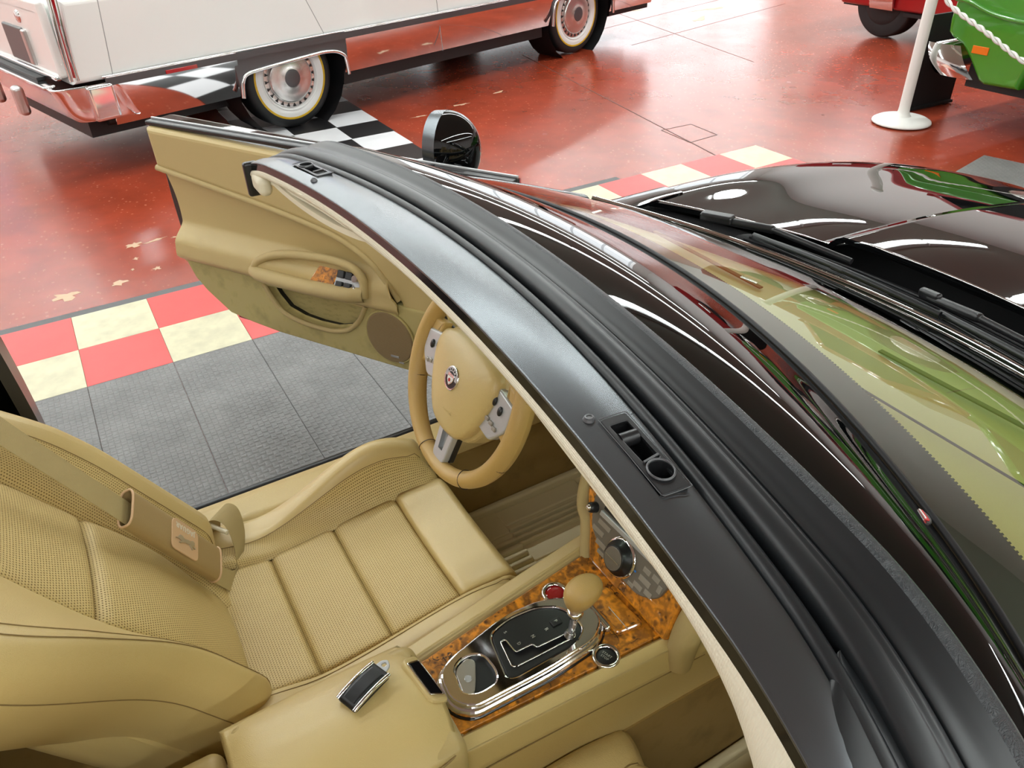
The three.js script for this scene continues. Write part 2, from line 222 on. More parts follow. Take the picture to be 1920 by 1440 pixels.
// ---------------------------------------------------------------- the hall
{
  const { x0, x1, z0, z1, h } = ROOM, cx = (x0 + x1) / 2, cz = (z0 + z1) / 2, w = x1 - x0, d = z1 - z0, T = 0.2;
  const st = (name, geo, mat) => { const m = mk(name, boxUV(geo), mat, scene); m.userData.kind = 'structure'; return m; };
  const floor = st('floor', box(w + 2 * T, T, d + 2 * T, cx, -T / 2 - 0.006, cz), M.floor); tag(floor, 'glossy brick red epoxy floor with checkered tile border', 'floor');
  tag(st('ceiling', box(w + 2 * T, T, d + 2 * T, cx, h + T / 2, cz), M.ceiling), 'pale flat ceiling carrying rows of tubes', 'ceiling');
  const walled = (z, [wx, wy, , ww, wh]) => { const a = wx - ww / 2, c = wx + ww / 2, y0 = wy - wh / 2, y1 = wy + wh / 2; return merge(box(a - x0, h, T, (a + x0) / 2, h / 2, z), box(x1 - c, h, T, (x1 + c) / 2, h / 2, z), box(ww, y0, T, wx, y0 / 2, z), box(ww, h - y1, T, wx, (h + y1) / 2, z)); };
  tag(st('wall_left', walled(z0 - T / 2, WINDOWS[0]), M.wall), 'white wall beyond the long white sedan', 'wall');
  tag(st('wall_right', box(w, h, T, cx, h / 2, z1 + T / 2), M.wall), 'white wall on the convertible passenger side', 'wall');
  WINDOWS.forEach(([wx, wy, wz, ww, wh], i) => { const s = i ? 1 : -1, n = Math.round(ww / 1.6); const g = new THREE.Group(); g.name = 'window_' + (i + 1); scene.add(g); tag(g, i ? 'wide shop window on the passenger side wall' : 'wide shop window beyond the white sedan', 'window', null, 'structure');
    mk('daylight_glow', box(ww, wh, 0.01, wx, wy, wz + s * 0.16), M.sky, g); for (let k = 0; k <= n; k++) mk('window_bar', box(0.06, wh, 0.08, wx - ww / 2 + k * ww / n, wy, wz + s * 0.06), M.base, g); for (const y of [wy - wh / 2, wy, wy + wh / 2]) mk('window_bar', box(ww, 0.05, 0.07, wx, y, wz + s * 0.06), M.base, g);
    for (let k = 0; k < n; k++) mk('pane', box(ww / n, wh, 0.006, wx - ww / 2 + (k + 0.5) * ww / n, wy, wz + s * 0.08), M.pane, g); });
  tag(st('wall_front', box(T, h, d, x1 + T / 2, h / 2, cz), M.wall), 'white wall beyond the red and green cars', 'wall');
  tag(st('wall_back', box(T, h, d, x0 - T / 2, h / 2, cz), M.wall), 'white wall behind the convertible tail', 'wall');
  // floor tiles: 0.305 m grid, border rows run beside the car
  const t = 0.305, th = 0.006;
  const tile = (x, z, wx, wz, mat) => { const g = boxUV(new RoundedBoxGeometry(wx - 0.0012, th, wz - 0.0012, 1, 0.0009)); const m = mk('tile', g, mat, floor); m.position.set(x, -0.003, z); return m; };
  const gs = {}; const geo = (wx, wz) => gs[wx + '_' + wz] ??= boxUV(new RoundedBoxGeometry(wx - 0.0012, th, wz - 0.0012, 1, 0.0009));
  const put = (x, z, wx, wz, mat) => { const m = mk('tile', geo(wx, wz), mat, floor); m.position.set(x, -0.003, z); };
  const zb = -2.13, i0 = -8, i1 = 13, zf = 2.13;
  for (let i = i0; i < i1; i++) {
    put((i + 0.5) * t, (zb + zf) / 2, t, zf - zb, M.grey);
    for (const r of [0, 1]) { const odd = (i + 64 + r) % 2; put((i + 0.5) * t, zb - (r + 0.5) * t, t, t, odd ? M.cream : M.tileRed); put((i + 0.5) * t, zf + (r + 0.5) * t, t, t, odd ? M.tileRed : M.cream); }
  }
  for (const z of [zb - 2 * t - 0.025, zf + 2 * t + 0.025]) mk('edge_ramp', boxUV(box((i1 - i0) * t - 3 * t, 0.004, 0.05, (i0 + i1) / 2 * t - 0.6, -0.004, z)), M.edge, floor);
  // black and white tiles under the sedan's rear axle
  for (let a = 0; a < 3; a++) for (let b = 0; b < 10; b++) { const z = -6.45 + b * 0.318 + 0.0, x = 1.285 + (a + 0.5) * 0.31; const m = mk('tile', geo(0.31, 0.318), (a + b) % 2 ? M.tileWhite : M.tileBlack, floor); m.position.set(x - (b - 4) * 0.006, -0.002, z); }
  // joints between the epoxy pours, and a cover plate
  const line = (x, z, x2, z2, w2 = 0.007) => { const L = Math.hypot(x2 - x, z2 - z); const m = mk('joint', new THREE.BoxGeometry(L, 0.002, w2), M.joint, floor); m.position.set((x + x2) / 2, -0.0058, (z + z2) / 2); m.rotation.y = -Math.atan2(z2 - z, x2 - x); };
  line(4.15, -5.9, 3.64, -2.75); for (const [p, q] of [[[3.70, -3.34], [3.68, -3.03]], [[3.68, -3.03], [3.93, -3.05]], [[3.93, -3.05], [3.95, -3.33]], [[3.95, -3.33], [3.70, -3.34]]]) line(...p, ...q, 0.006);
  line(4.6, -6.2, 7.6, -7.0, 0.005); line(5.2, -5.6, 8.0, -6.3, 0.005); line(6.2, -7.4, 5.6, -4.4, 0.005);
  const R = rng(5);
  const wear = (x, z, s, e) => { const p = []; for (let k = 0; k < 14; k++) { const a = k / 14 * 2 * PI, r = s * (0.35 + 0.9 * R()); p.push([r * cos(a) * e, r * sin(a)]); } const g = plate(p, 0.001, 0).rotateX(-PI / 2); const m = mk('worn_patch', g, M.worn, floor); m.position.set(x, -0.0052, z); m.rotation.y = R() * 0.7 - 0.2; };
  for (const [x, z, s, e] of [[0.35, -3.40, 0.035, 1.2], [0.33, -3.22, 0.018, 0.8], [0.45, -3.40, 0.012, 5], [0.56, -3.38, 0.012, 3], [0.40, -3.05, 0.02, 1], [0.22, -2.98, 0.03, 1.4], [0.0, -2.98, 0.05, 1.2], [0.30, -3.1, 0.012, 1], [2.9, -4.72, 0.02, 4], [3.3, -4.86, 0.016, 5], [2.5, -4.62, 0.012, 6], [5.6, -6.9, 0.05, 4], [6.3, -7.1, 0.06, 4], [7.1, -6.6, 0.05, 5], [6.6, -6.2, 0.05, 4], [5.2, -6.3, 0.04, 4]]) wear(x, z, s, e);
  // fluorescent rows: each 2.4 m fitting is one thing
  let k = 0;
  for (const z of ROWS) for (let i = 0; i < ROW_L / TUBE; i++) {
    const g = thing('ceiling_light', 'white fluorescent ceiling fitting in a long row', 'light', [3.5 - ROW_L / 2 + (i + 0.5) * TUBE, h, z], 0, 'fluorescent ceiling lights');
    if (!k) { M.fx = { a: rbox(TUBE - 0.06, 0.10, 0.24, 0.01, 0, -0.05, 0), b: merge(rod([-1.14, -0.135, 0.06], [1.14, -0.135, 0.06], 0.028, 10), rod([-1.14, -0.135, -0.06], [1.14, -0.135, -0.06], 0.028, 10)) }; }
    mk('housing', M.fx.a, M.fixture, g); mk('tube', M.fx.b, M.glow, g); k++;
  }
  // wall posters mirrored in the paint
  const poster = (x, y, z, ry, wdt, hgt, lab, inner) => { const g = thing('wall_poster', lab, 'poster', [x, y, z], ry); mk('sheet', rbox(wdt, hgt, 0.02, 0.004), M.blueGloss, g); inner(g); };
  poster(4.2, 2.9, z0 + 0.02, 0, 1.6, 1.5, 'square blue poster with a pale star on wall', g => { const p = []; for (let q = 0; q < 10; q++) { const a = q / 10 * 2 * PI + PI / 2, r = q % 2 ? 0.2 : 0.55; p.push([r * cos(a), r * sin(a)]); } mk('star', plate(p, 0.01, 0).translate(0, 0, 0.02), M.posterRed, g); });
  poster(-1.5, 3.0, z0 + 0.02, 0, 1.7, 1.0, 'blue poster with a white oval on wall', g => mk('oval', plate(circle(0, 0, 0.6, 24, 0.32), 0.01, 0).translate(0, 0, 0.02), M.post, g));
}
// ---------------------------------------------------------------- black convertible: one thing, its parts below
const car = thing('convertible_car', 'black two door convertible with tan leather interior and open driver door', 'car');
// header rail curve
const fall = z => 1.6 * sq(max(0, abs(z) - 0.50));
const xr = z => 0.491 - 0.13 * sq(z + 0.02), yr = z => 1.222 - 0.09 * z * z - fall(z);
const xf = z => 0.79 - 0.40 * z * z, yf = z => 1.168 - 0.10 * z * z - 0.35 * fall(z);
{
  const sp = z => 0.060 - 0.075 * min(z * z, 0.4), sMap = (s, z) => s < 0.056 ? s * sp(z) / 0.056 : lerp(sp(z), 0.1265, (s - 0.056) / 0.0705);
  const strip = (prof, za, zb, n = 90) => { const c = new THREE.CatmullRomCurve3(prof.map(p => v3(p[0], p[1], 0)), false, 'centripetal'); const K = prof.length * 6; return (u, v) => { const z = lerp(za, zb, u), q = c.getPoint(v); return [xr(z) + sMap(q.x, z), yr(z) + q.y, z]; }; };
  const sw = (prof, za, zb, m = 8, n = 90) => grid(strip(prof, za, zb), n, (prof.length - 1) * m);
  const hdr = part('header_rail', car);
  // satin panel, closed round the back, with the two latch openings cut in
  const lz = [[0.315, 0.462], [-0.462, -0.315]];
  const panelPt = (s, z, dy = 0) => [xr(z) + sMap(s, z), yr(z) + 0.003 * sin(clamp(s / 0.054) * PI) + dy, z];
  const PW = 0.056, hs0 = 0.021, hs1 = 0.046;
  const pieces = [];
  const zs = [-0.565, -0.445, -0.366, 0.316, 0.399, 0.615];
  const quad = (za, zb, s0, s1, n) => shell((u, v) => panelPt(lerp(s0, s1, v), lerp(zb, za, u)), n, 6, 0.0025);
  pieces.push(quad(zs[0], zs[1], 0, PW, 16), quad(zs[2], zs[3], 0, PW, 60), quad(zs[4], zs[5], 0, PW, 18));
  for (const [a, b] of [[zs[1], zs[2]], [zs[3], zs[4]]]) pieces.push(quad(a, b, 0, hs0, 10), quad(a, b, hs1, PW, 10));
  mk('satin_panel', merge(pieces), M.satin, hdr);
  mk('front_edge', grid((u, v) => { const z = lerp(-0.565, 0.600, u), a = v * PI * 0.6; return [xr(z) - 0.0026 * sin(a), yr(z) - 0.0026 + 0.0026 * cos(a), z]; }, 90, 6), M.satin, hdr, 'satin rear lip of the header panel');
  mk('gap_strip', shell((u, v) => { const z = lerp(-0.57, 0.62, u); return [xr(z) - 0.0022 - 0.002 * v, yr(z) - 0.004 - 0.010 * v, z]; }, 90, 2, 0.003), M.gloss, hdr, 'glossy black strip below the header lip');
  // headliner band; widens into the pillar trim at both ends
  const band = z => 0.016 + 0.05 * ss(0.44, 0.62, z), pull = z => 0.05 * sq(ss(0.46, 0.66, z));
  mk('headliner_band', shell((u, v) => { const z = lerp(-0.585, 0.66, u); const a = v * PI / 2, w = band(z); return [xr(z) - 0.004 - 0.006 * sin(a * 1.6) - pull(z) * v + 0.012 * v * v, yr(z) - 0.013 - w * v, z]; }, 90, 8, 0.006), M.headliner, hdr, 'ribbed cream headliner band');
  mk('headliner_underside', shell((u, v) => { const z = lerp(-0.58, 0.65, u); return [lerp(xr(z) + 0.004, xr(z) + 0.20, v), yr(z) - 0.035 - 0.05 * v, z]; }, 60, 4, 0.006), M.headliner, hdr);
  // end block of the rail and grab recess of the folded sun visors
  for (const s of [-1]) { const z = -0.572; mk('end_block', rbox(0.024, 0.056, 0.014, 0.005, xr(z) - 0.002, yr(z) - 0.026, z), M.black, hdr); }
  for (const [za, zb] of [[-0.515, -0.16], [0.16, 0.515]]) mk('sun_visor', shell((u, v) => { const z = lerp(za, zb, u), e = Math.pow(sin(u * PI), 0.7); return [xr(z) + 0.004 + 0.14 * v - 0.006 * e * (1 - v), yr(z) - 0.029 - (z < 0 ? 0.018 : 0.004) * e * (1 - 0.6 * v) - 0.02 * v, z]; }, 30, 8, 0.008), M.visor, hdr, 'folded cream sun visor');
  mk('visor_grip', rbox(0.022, 0.030, 0.052, 0.010, xr(-0.54) - 0.001, yr(-0.54) - 0.034, -0.538), M.visor, hdr);
mk('seal_corner', shell((u, v) => { const z = lerp(0.545, 0.705, v), s0 = lerp(0.050, -0.012, Math.sqrt(ss(0, 0.45, v))); return [xr(z) + lerp(s0, 0.056, u), yr(z) - 0.001 + 0.004 * sin(u * PI) , z]; }, 10, 20, 0.012), M.rubber, hdr);
  // latches: black plate with slot, roller and ring
  for (const s of [-1, 1]) {
    const g = part('roof_latch', hdr); const zc = s < 0 ? -0.406 : 0.357;
    const o = [xr(zc) + 0.032, yr(zc) + 0.0045, zc]; const slope = (yr(0.43) - yr(0.31)) / 0.12;
    const az = [-2 * 0.13 * (zc + 0.02), slope * s, 1]; const Z = A3(az).normalize(), Y = v3(0, 1, 0).sub(Z.clone().multiplyScalar(Z.y)).normalize(), X = Y.clone().cross(Z);
    const F = new THREE.Matrix4().makeBasis(Z.clone().multiplyScalar(s * 0.735), X.clone().multiplyScalar(s * 0.66), Y.clone().multiplyScalar(0.8)).setPosition(...o);   // local x toward the car side, y forward
    const pl = (pts, d, b, holes, z = 0) => place(plate(pts, d, b, holes).translate(0, 0, z), F);
    const outer = rpoly([[-0.058, -0.019], [0.062, -0.019], [0.062, 0.017], [-0.058, 0.017]], 0.004);
    const slot = rpoly([[-0.046, -0.013], [0.016, -0.010], [0.016, 0.012], [-0.046, 0.011]], 0.003), hole = circle(0.033, 0, 0.0135, 24);
    mk('latch_plate', pl(outer, 0.004, 0.0012, [slot, hole]), M.black, g);
    mk('latch_well', place(merge(box(0.070, 0.002, 0.032, -0.015, -0.03, 0), box(0.002, 0.03, 0.032, -0.049, -0.017, 0), box(0.002, 0.03, 0.032, 0.048, -0.017, 0), box(0.097, 0.03, 0.002, 0, -0.017, 0.016), box(0.097, 0.03, 0.002, 0, -0.017, -0.016), box(0.04, 0.002, 0.032, 0.03, -0.03, 0)).rotateX(PI / 2), F), M.dark, g);
    mk('latch_roller', place(rod([-0.026, -0.012, -0.006], [-0.026, 0.011, -0.006], 0.008, 16), F), M.black, g);
    mk('latch_ring', place(new THREE.TorusGeometry(0.0148, 0.0014, 8, 32).translate(0.033, 0, 0.0012), F), M.hubDark, g, 'bright ring round the latch socket');
    mk('latch_socket', place(new THREE.CylinderGeometry(0.0135, 0.012, 0.026, 24, 1, true).rotateX(PI / 2).translate(0.033, 0, -0.013), F), M.black, g);
    mk('latch_clip', place(rod([0.017, -0.011, 0.001], [0.013, 0.011, 0.001], 0.0014, 8), F), M.hubDark, g);
    mk('latch_rim', place(tube([[-0.059, -0.020, 0], [0, -0.0195, 0], [0.063, -0.020, 0], [0.063, 0.018, 0], [0, 0.0175, 0], [-0.059, 0.018, 0]], 0.0006, 80, 5, true, 0.05), F), M.hubDark, g);
  }
  const scr = (x, y, z) => { const g = merge(new THREE.CylinderGeometry(0.0042, 0.0052, 0.0024, 20).translate(0, 0.0012, 0), new THREE.TorusGeometry(0.0030, 0.0008, 6, 18).rotateX(PI / 2).translate(0, 0.0025, 0)); const m = mk('screw', g, M.hubDark, hdr); m.position.set(x, y, z); };
  scr(xr(0.306) + 0.0145, yr(0.306) + 0.002, 0.306); scr(xr(-0.351) + 0.011, yr(0.351) + 0.002, -0.351);
  // seals in front of the panel
  const seal = part('roof_seal', car);
  mk('seal_lip', sw([[0.0555, -0.012], [0.0565, -0.003], [0.060, 0.0040], [0.0645, 0.0040], [0.068, -0.003], [0.0695, -0.014]], -0.60, 0.70, 5), M.rubber, seal);
  mk('seal_bulb', sw([[0.0705, -0.016], [0.0715, 0.000], [0.075, 0.0075], [0.080, 0.0100], [0.0845, 0.0098], [0.0865, 0.0088], [0.090, 0.0092], [0.0945, 0.0040], [0.0958, -0.002]], -0.615, 0.705, 5), M.rubber, seal);
  mk('seal_band', sw([[0.0957, -0.002], [0.0970, 0.0035], [0.104, 0.0045], [0.110, 0.0085], [0.115, 0.0115]], -0.635, 0.71, 5), M.rubber, seal);
  mk('seal_grain_band', sw([[0.115, 0.0115], [0.1195, 0.0118], [0.1255, 0.0085]], -0.635, 0.71, 5), M.rubberGrain, seal, 'grained outer band of the roof seal');
  mk('seal_edge', sw([[0.1255, 0.0085], [0.1272, 0.0070], [0.1280, 0.0030], [0.1275, -0.008]], -0.635, 0.71, 4), M.rubberEdge, seal, 'silvery front edge of the roof seal');
  for (const s of [-1]) { mk('seal_end', shell((u, v) => { const a = u * PI, q = lerp(0.06, 0.127, u); const zz = s * (0.615 + 0.035 * ss(0.3, 1, u)); return [xr(zz) + q, yr(zz) + 0.006 - 0.055 * v * v - 0.006 * abs(2 * u - 1), zz + s * 0.016 * sin(v * PI / 2)]; }, 14, 8, 0.004), M.rubber, seal); }
  // painted strip above the windscreen
  mk('windscreen_header', shell((u, v) => { const z = lerp(0.72, -0.64, u), a = xr(z) + 0.131, b = xf(z) - 0.004; const y0 = yr(z) - 0.001, y1 = yf(z) + 0.002; return [lerp(a, b, v), lerp(y0, y1, v) + 0.018 * sin(v * PI) * (1 - 0.5 * v), z]; }, 80, 20, 0.01), M.paint, car, 'glossy black painted strip above the windscreen');
}
// windscreen
const gz = (u, v) => (2 * u - 1) * lerp(0.625, 0.705, v);
const glassPt = (u, v) => { const z = gz(u, v); return [lerp(xf(z), 1.43 - 0.42 * z * z, v), lerp(yf(z), 0.872 + 0.075 * z * z, v) + 0.018 * sin(v * PI), z]; };
{
  const ws = mk('windscreen', grid((u, v) => glassPt(1 - u, lerp(0.006, 1, v)), 60, 30), M.glass, car, 'curved green tinted windscreen');
  // black ceramic border with toothed inner edge, just inside the glass
  const inset = (q, d) => [q[0] - 0.35 * d, q[1] - 0.94 * d, q[2]];
  const teeth = [];
  const N = 300; const w = u => 0.105 + 0.03 * sq(2 * u - 1);
  mk('black_border', merge(
    shell((u, v) => inset(glassPt(1 - u, lerp(0.006, w(u), v)), 0.004), 80, 5, 0.001),
    Array.from({ length: N }, (_, i) => { const u0 = (i + 0.15) / N, u1 = (i + 0.6) / N; return shell((u, v) => { const q = lerp(u0, u1, u); return inset(glassPt(1 - q, w(q) + 0.005 * v), 0.004); }, 1, 1, 0.001); }),
    shell((u, v) => inset(glassPt(1 - u, lerp(0.955, 0.995, v)), 0.004), 60, 2, 0.001)), M.dark, ws);
  mk('top_seal', tube(Array.from({ length: 31 }, (_, i) => { const q = glassPt(i / 30, 0.003); return [q[0], q[1] + 0.001, q[2]]; }), 0.0035, 120, 6), M.dark, ws);
  mk('base_trim', tube(Array.from({ length: 31 }, (_, i) => { const q = glassPt(i / 30, 1.0); return [q[0] + 0.004, q[1] + 0.002, q[2]]; }), 0.006, 120, 8), M.chrome, ws, 'bright strip along the foot of the windscreen');
  for (const s of [-1, 1]) {
    const e = v => { const q = glassPt(s < 0 ? 0 : 1, v); return q; };
    mk('windscreen_pillar', grid((u, v) => { const q = e(v), a = u * 2 * PI; const k = lerp(0.75, 1, v); return [q[0] + 0.0 - 0.012 * cos(a) * 0.4 - 0.010, q[1] - 0.014 + 0.024 * k * sin(a), q[2] + s * (0.012 + 0.022 * k * cos(a))]; }, 16, 30, true), M.paint, car, 'black painted windscreen pillar');
    mk('pillar_trim', grid((u, v) => { const q = e(v), a = u * 2 * PI; return [q[0] - 0.035 + 0.02 * cos(a), q[1] - 0.03 + 0.022 * sin(a), q[2] - s * (0.015 + 0.022 * cos(a))]; }, 12, 24, true), M.headliner, car);
  }
  // small round emblem at the top edge of the windscreen
  const em = part('windscreen_badge', ws), q = glassPt(0.882, 0.0); const F = frame([q[0] - 0.012, q[1] + 0.0075, q[2]], [-0.55, 0.16, 0.82], [0.8, -0.25, 0.55], [0.27, 0.96, 0.02]);
  mk('badge_base', place(plate(circle(0, 0, 0.011, 20, 0.008), 0.004, 0.001), F), M.black, em); mk('badge_red', place(plate(rpoly([[-0.007, -0.003], [0.007, -0.003], [0.007, 0.004], [-0.007, 0.004]], 0.001), 0.002, 0.0005).translate(0, 0, 0.001), F), M.posterRed, em); mk('badge_stripe', place(box(0.012, 0.0012, 0.001, 0, 0.0005, 0.0012), F), M.post, em);
}
// bonnet, wings, cowl
const bonnetC = new THREE.CatmullRomCurve3([[1.30, 0.90], [1.53, 0.888], [1.8, 0.868], [2.1, 0.828], [2.4, 0.775], [2.7, 0.70], [2.95, 0.615], [3.12, 0.52], [3.2, 0.42]].map(p => v3(p[0], p[1], 0)), false, 'centripetal');
const cTab = bonnetC.getPoints(200); const cY = x => { for (let i = 1; i < cTab.length; i++) if (cTab[i].x >= x) { const a = cTab[i - 1], b = cTab[i]; return lerp(a.y, b.y, (x - a.x) / (b.x - a.x || 1)); } return cTab[200].y; };
const halfW = x => 0.945 - 0.30 * sq(max(0, x - 2.0) / 1.2) - 0.05 * ss(2.2, 1.2, x);
const bonnetY = (x, z) => { const W = halfW(x), t = abs(z) / W; return cY(x) - 0.055 * t * t - 0.26 * Math.pow(max(0, t - 0.84) / 0.16, 2.2) * 0.9 + 0.024 * ss(0.268, 0.248, abs(z)) * ss(3.0, 2.2, x) + 0.010 * Math.exp(-sq((t - 0.80) / 0.13)) * ss(1.2, 1.7, x); };
{
  const rear = z => 1.545 - 0.30 * z * z;
  const bn = mk('bonnet', shell((u, v) => { const s = 2 * u - 1; const x0 = rear(s * 0.9), x = lerp(x0, 3.18, v), z = -s * halfW(x) * 0.995; return [x, bonnetY(x, z), z]; }, 120, 60, 0.012), M.paint, car, 'long glossy black bonnet');
  for (const s of [-1, 1]) {
    const wing = part('front_wing', car);
    mk('wing_top', shell((u, v) => { const x = lerp(1.16, 1.50, u), z0 = 0.66 + 0.04 * u, W = halfW(x), z = lerp(z0, W, v); const y = min(bonnetY(max(x, 1.3), z), 0.90) ; return [x, y - 0.004, s * z]; }, 14, 20, 0.008), M.paint, wing);
    mk('wing_side', shell((u, v) => { const x = lerp(1.12, 3.15, u), W = halfW(x); const yt = bonnetY(max(x, 1.3), W * 0.995); return [x, lerp(yt, 0.20, v), s * (W * 0.995 + 0.012 * sin(v * PI))]; }, 40, 10, 0.01), M.paint, wing);
  }
  mk('nose', shell((u, v) => { const s = 2 * u - 1, x = 3.18, W = halfW(3.18); return [x + 0.03 * sin(v * PI) - 0.10 * s * s, lerp(bonnetY(3.17, s * W), 0.18, v), s * W]; }, 20, 8, 0.01), M.paint, car);
  // wheels of the front axle
  for (const s of [-1, 1]) { const w = part('front_wheel', car); mk('tyre', new THREE.TorusGeometry(0.255, 0.075, 14, 40).translate(2.42, 0.33, s * 0.80), M.tyre, w); mk('rim', new THREE.CylinderGeometry(0.2, 0.2, 0.16, 30).rotateX(PI / 2).translate(2.42, 0.33, s * 0.80), M.alloy, w); }
  // cowl tray below the screen and the scuttle grille
  const cw = part('cowl', car);
  mk('cowl_tray', shell((u, v) => { const z = lerp(0.70, -0.70, u); const a = 1.435 - 0.42 * z * z, b = 1.56 - 0.30 * z * z; return [lerp(a, b, v), lerp(0.862 + 0.07 * z * z, 0.845, v) - 0.022 * sin(v * PI), z]; }, 50, 8, 0.006), M.felt, cw);
  mk('engine_cover', merge(box(0.55, 0.02, 1.4, 1.76, 0.765, 0), box(0.02, 0.09, 1.1, 1.62, 0.815, 0), box(0.02, 0.5, 1.3, 1.42, 0.59, 0)), M.felt, cw);
  mk('cowl_panel', shell((u, v) => { const z = lerp(0.56, -0.40, u); const a = 1.437 - 0.42 * z * z; return [lerp(a, a + 0.060, v), lerp(0.876, 0.872, v) + 0.060 * z * z + 0.004 * sin(v * PI), z]; }, 40, 5, 0.005), M.felt, cw);
  for (let i = 0; i < 3; i++) mk('cowl_rib', tube(Array.from({ length: 13 }, (_, k) => { const z = lerp(-0.38, 0.54, k / 12); return [1.449 + i * 0.017 - 0.42 * z * z, 0.880 + 0.060 * z * z, z]; }), 0.0025, 40, 5), M.rubber, cw);
  mk('bonnet_lip', tube(Array.from({ length: 25 }, (_, k) => { const z = lerp(-0.80, 0.80, k / 24), x = rear(z / 0.945 * 0.9) ; return [x + 0.001, bonnetY(x, z) - 0.001, z]; }), 0.0028, 100, 6), M.chrome, cw, 'bright rear edge of the bonnet');
  // wipers
  const wiper = (piv, elbow, tip, b0, b1, cs = 1) => {
    const w = part('windscreen_wiper', car);
    mk('wiper_arm', merge(rod(piv, elbow, 0.009, 10), rod(elbow, tip, 0.0065, 10), ball(0.009, ...elbow, 12)), M.black, w);
    const d = A3(elbow).sub(A3(piv)).normalize(); const c = rbox(0.075 * cs, 0.020, 0.026 * cs, 0.006); c.applyQuaternion(new THREE.Quaternion().setFromUnitVectors(v3(1, 0, 0), d)).translate(piv[0], piv[1] + 0.004, piv[2]); mk('wiper_cap', c, M.black, w);
    mk('wiper_blade', merge(tube([b0, A3(b0).lerp(A3(b1), 0.5).add(v3(0, 0.006, 0)).toArray(), b1], 0.0065, 24, 6), rod([b0[0], b0[1] - 0.006, b0[2]], [b1[0], b1[1] - 0.006, b1[2]], 0.003, 6)), M.rubber, w);
    const m = A3(b0).lerp(A3(b1), 0.5); mk('wiper_joint', rbox(0.014, 0.010, 0.03, 0.004, m.x, m.y + 0.005, m.z), M.dark, w);
  };
  wiper([1.385, 0.905, -0.46], [1.43, 0.912, -0.345], [1.455, 0.905, -0.16], [1.395, 0.902, -0.36], [1.415, 0.903, 0.06]);
  wiper([1.475, 0.892, 0.00], [1.462, 0.902, 0.10], [1.435, 0.905, 0.30], [1.430, 0.898, 0.05], [1.36, 0.905, 0.42], 0.6);
  mk('washer_nozzle', merge(rbox(0.022, 0.008, 0.014, 0.003, 1.50, 0.878, 0.12), ball(0.004, 1.49, 0.881, 0.12)), M.black, car);
}
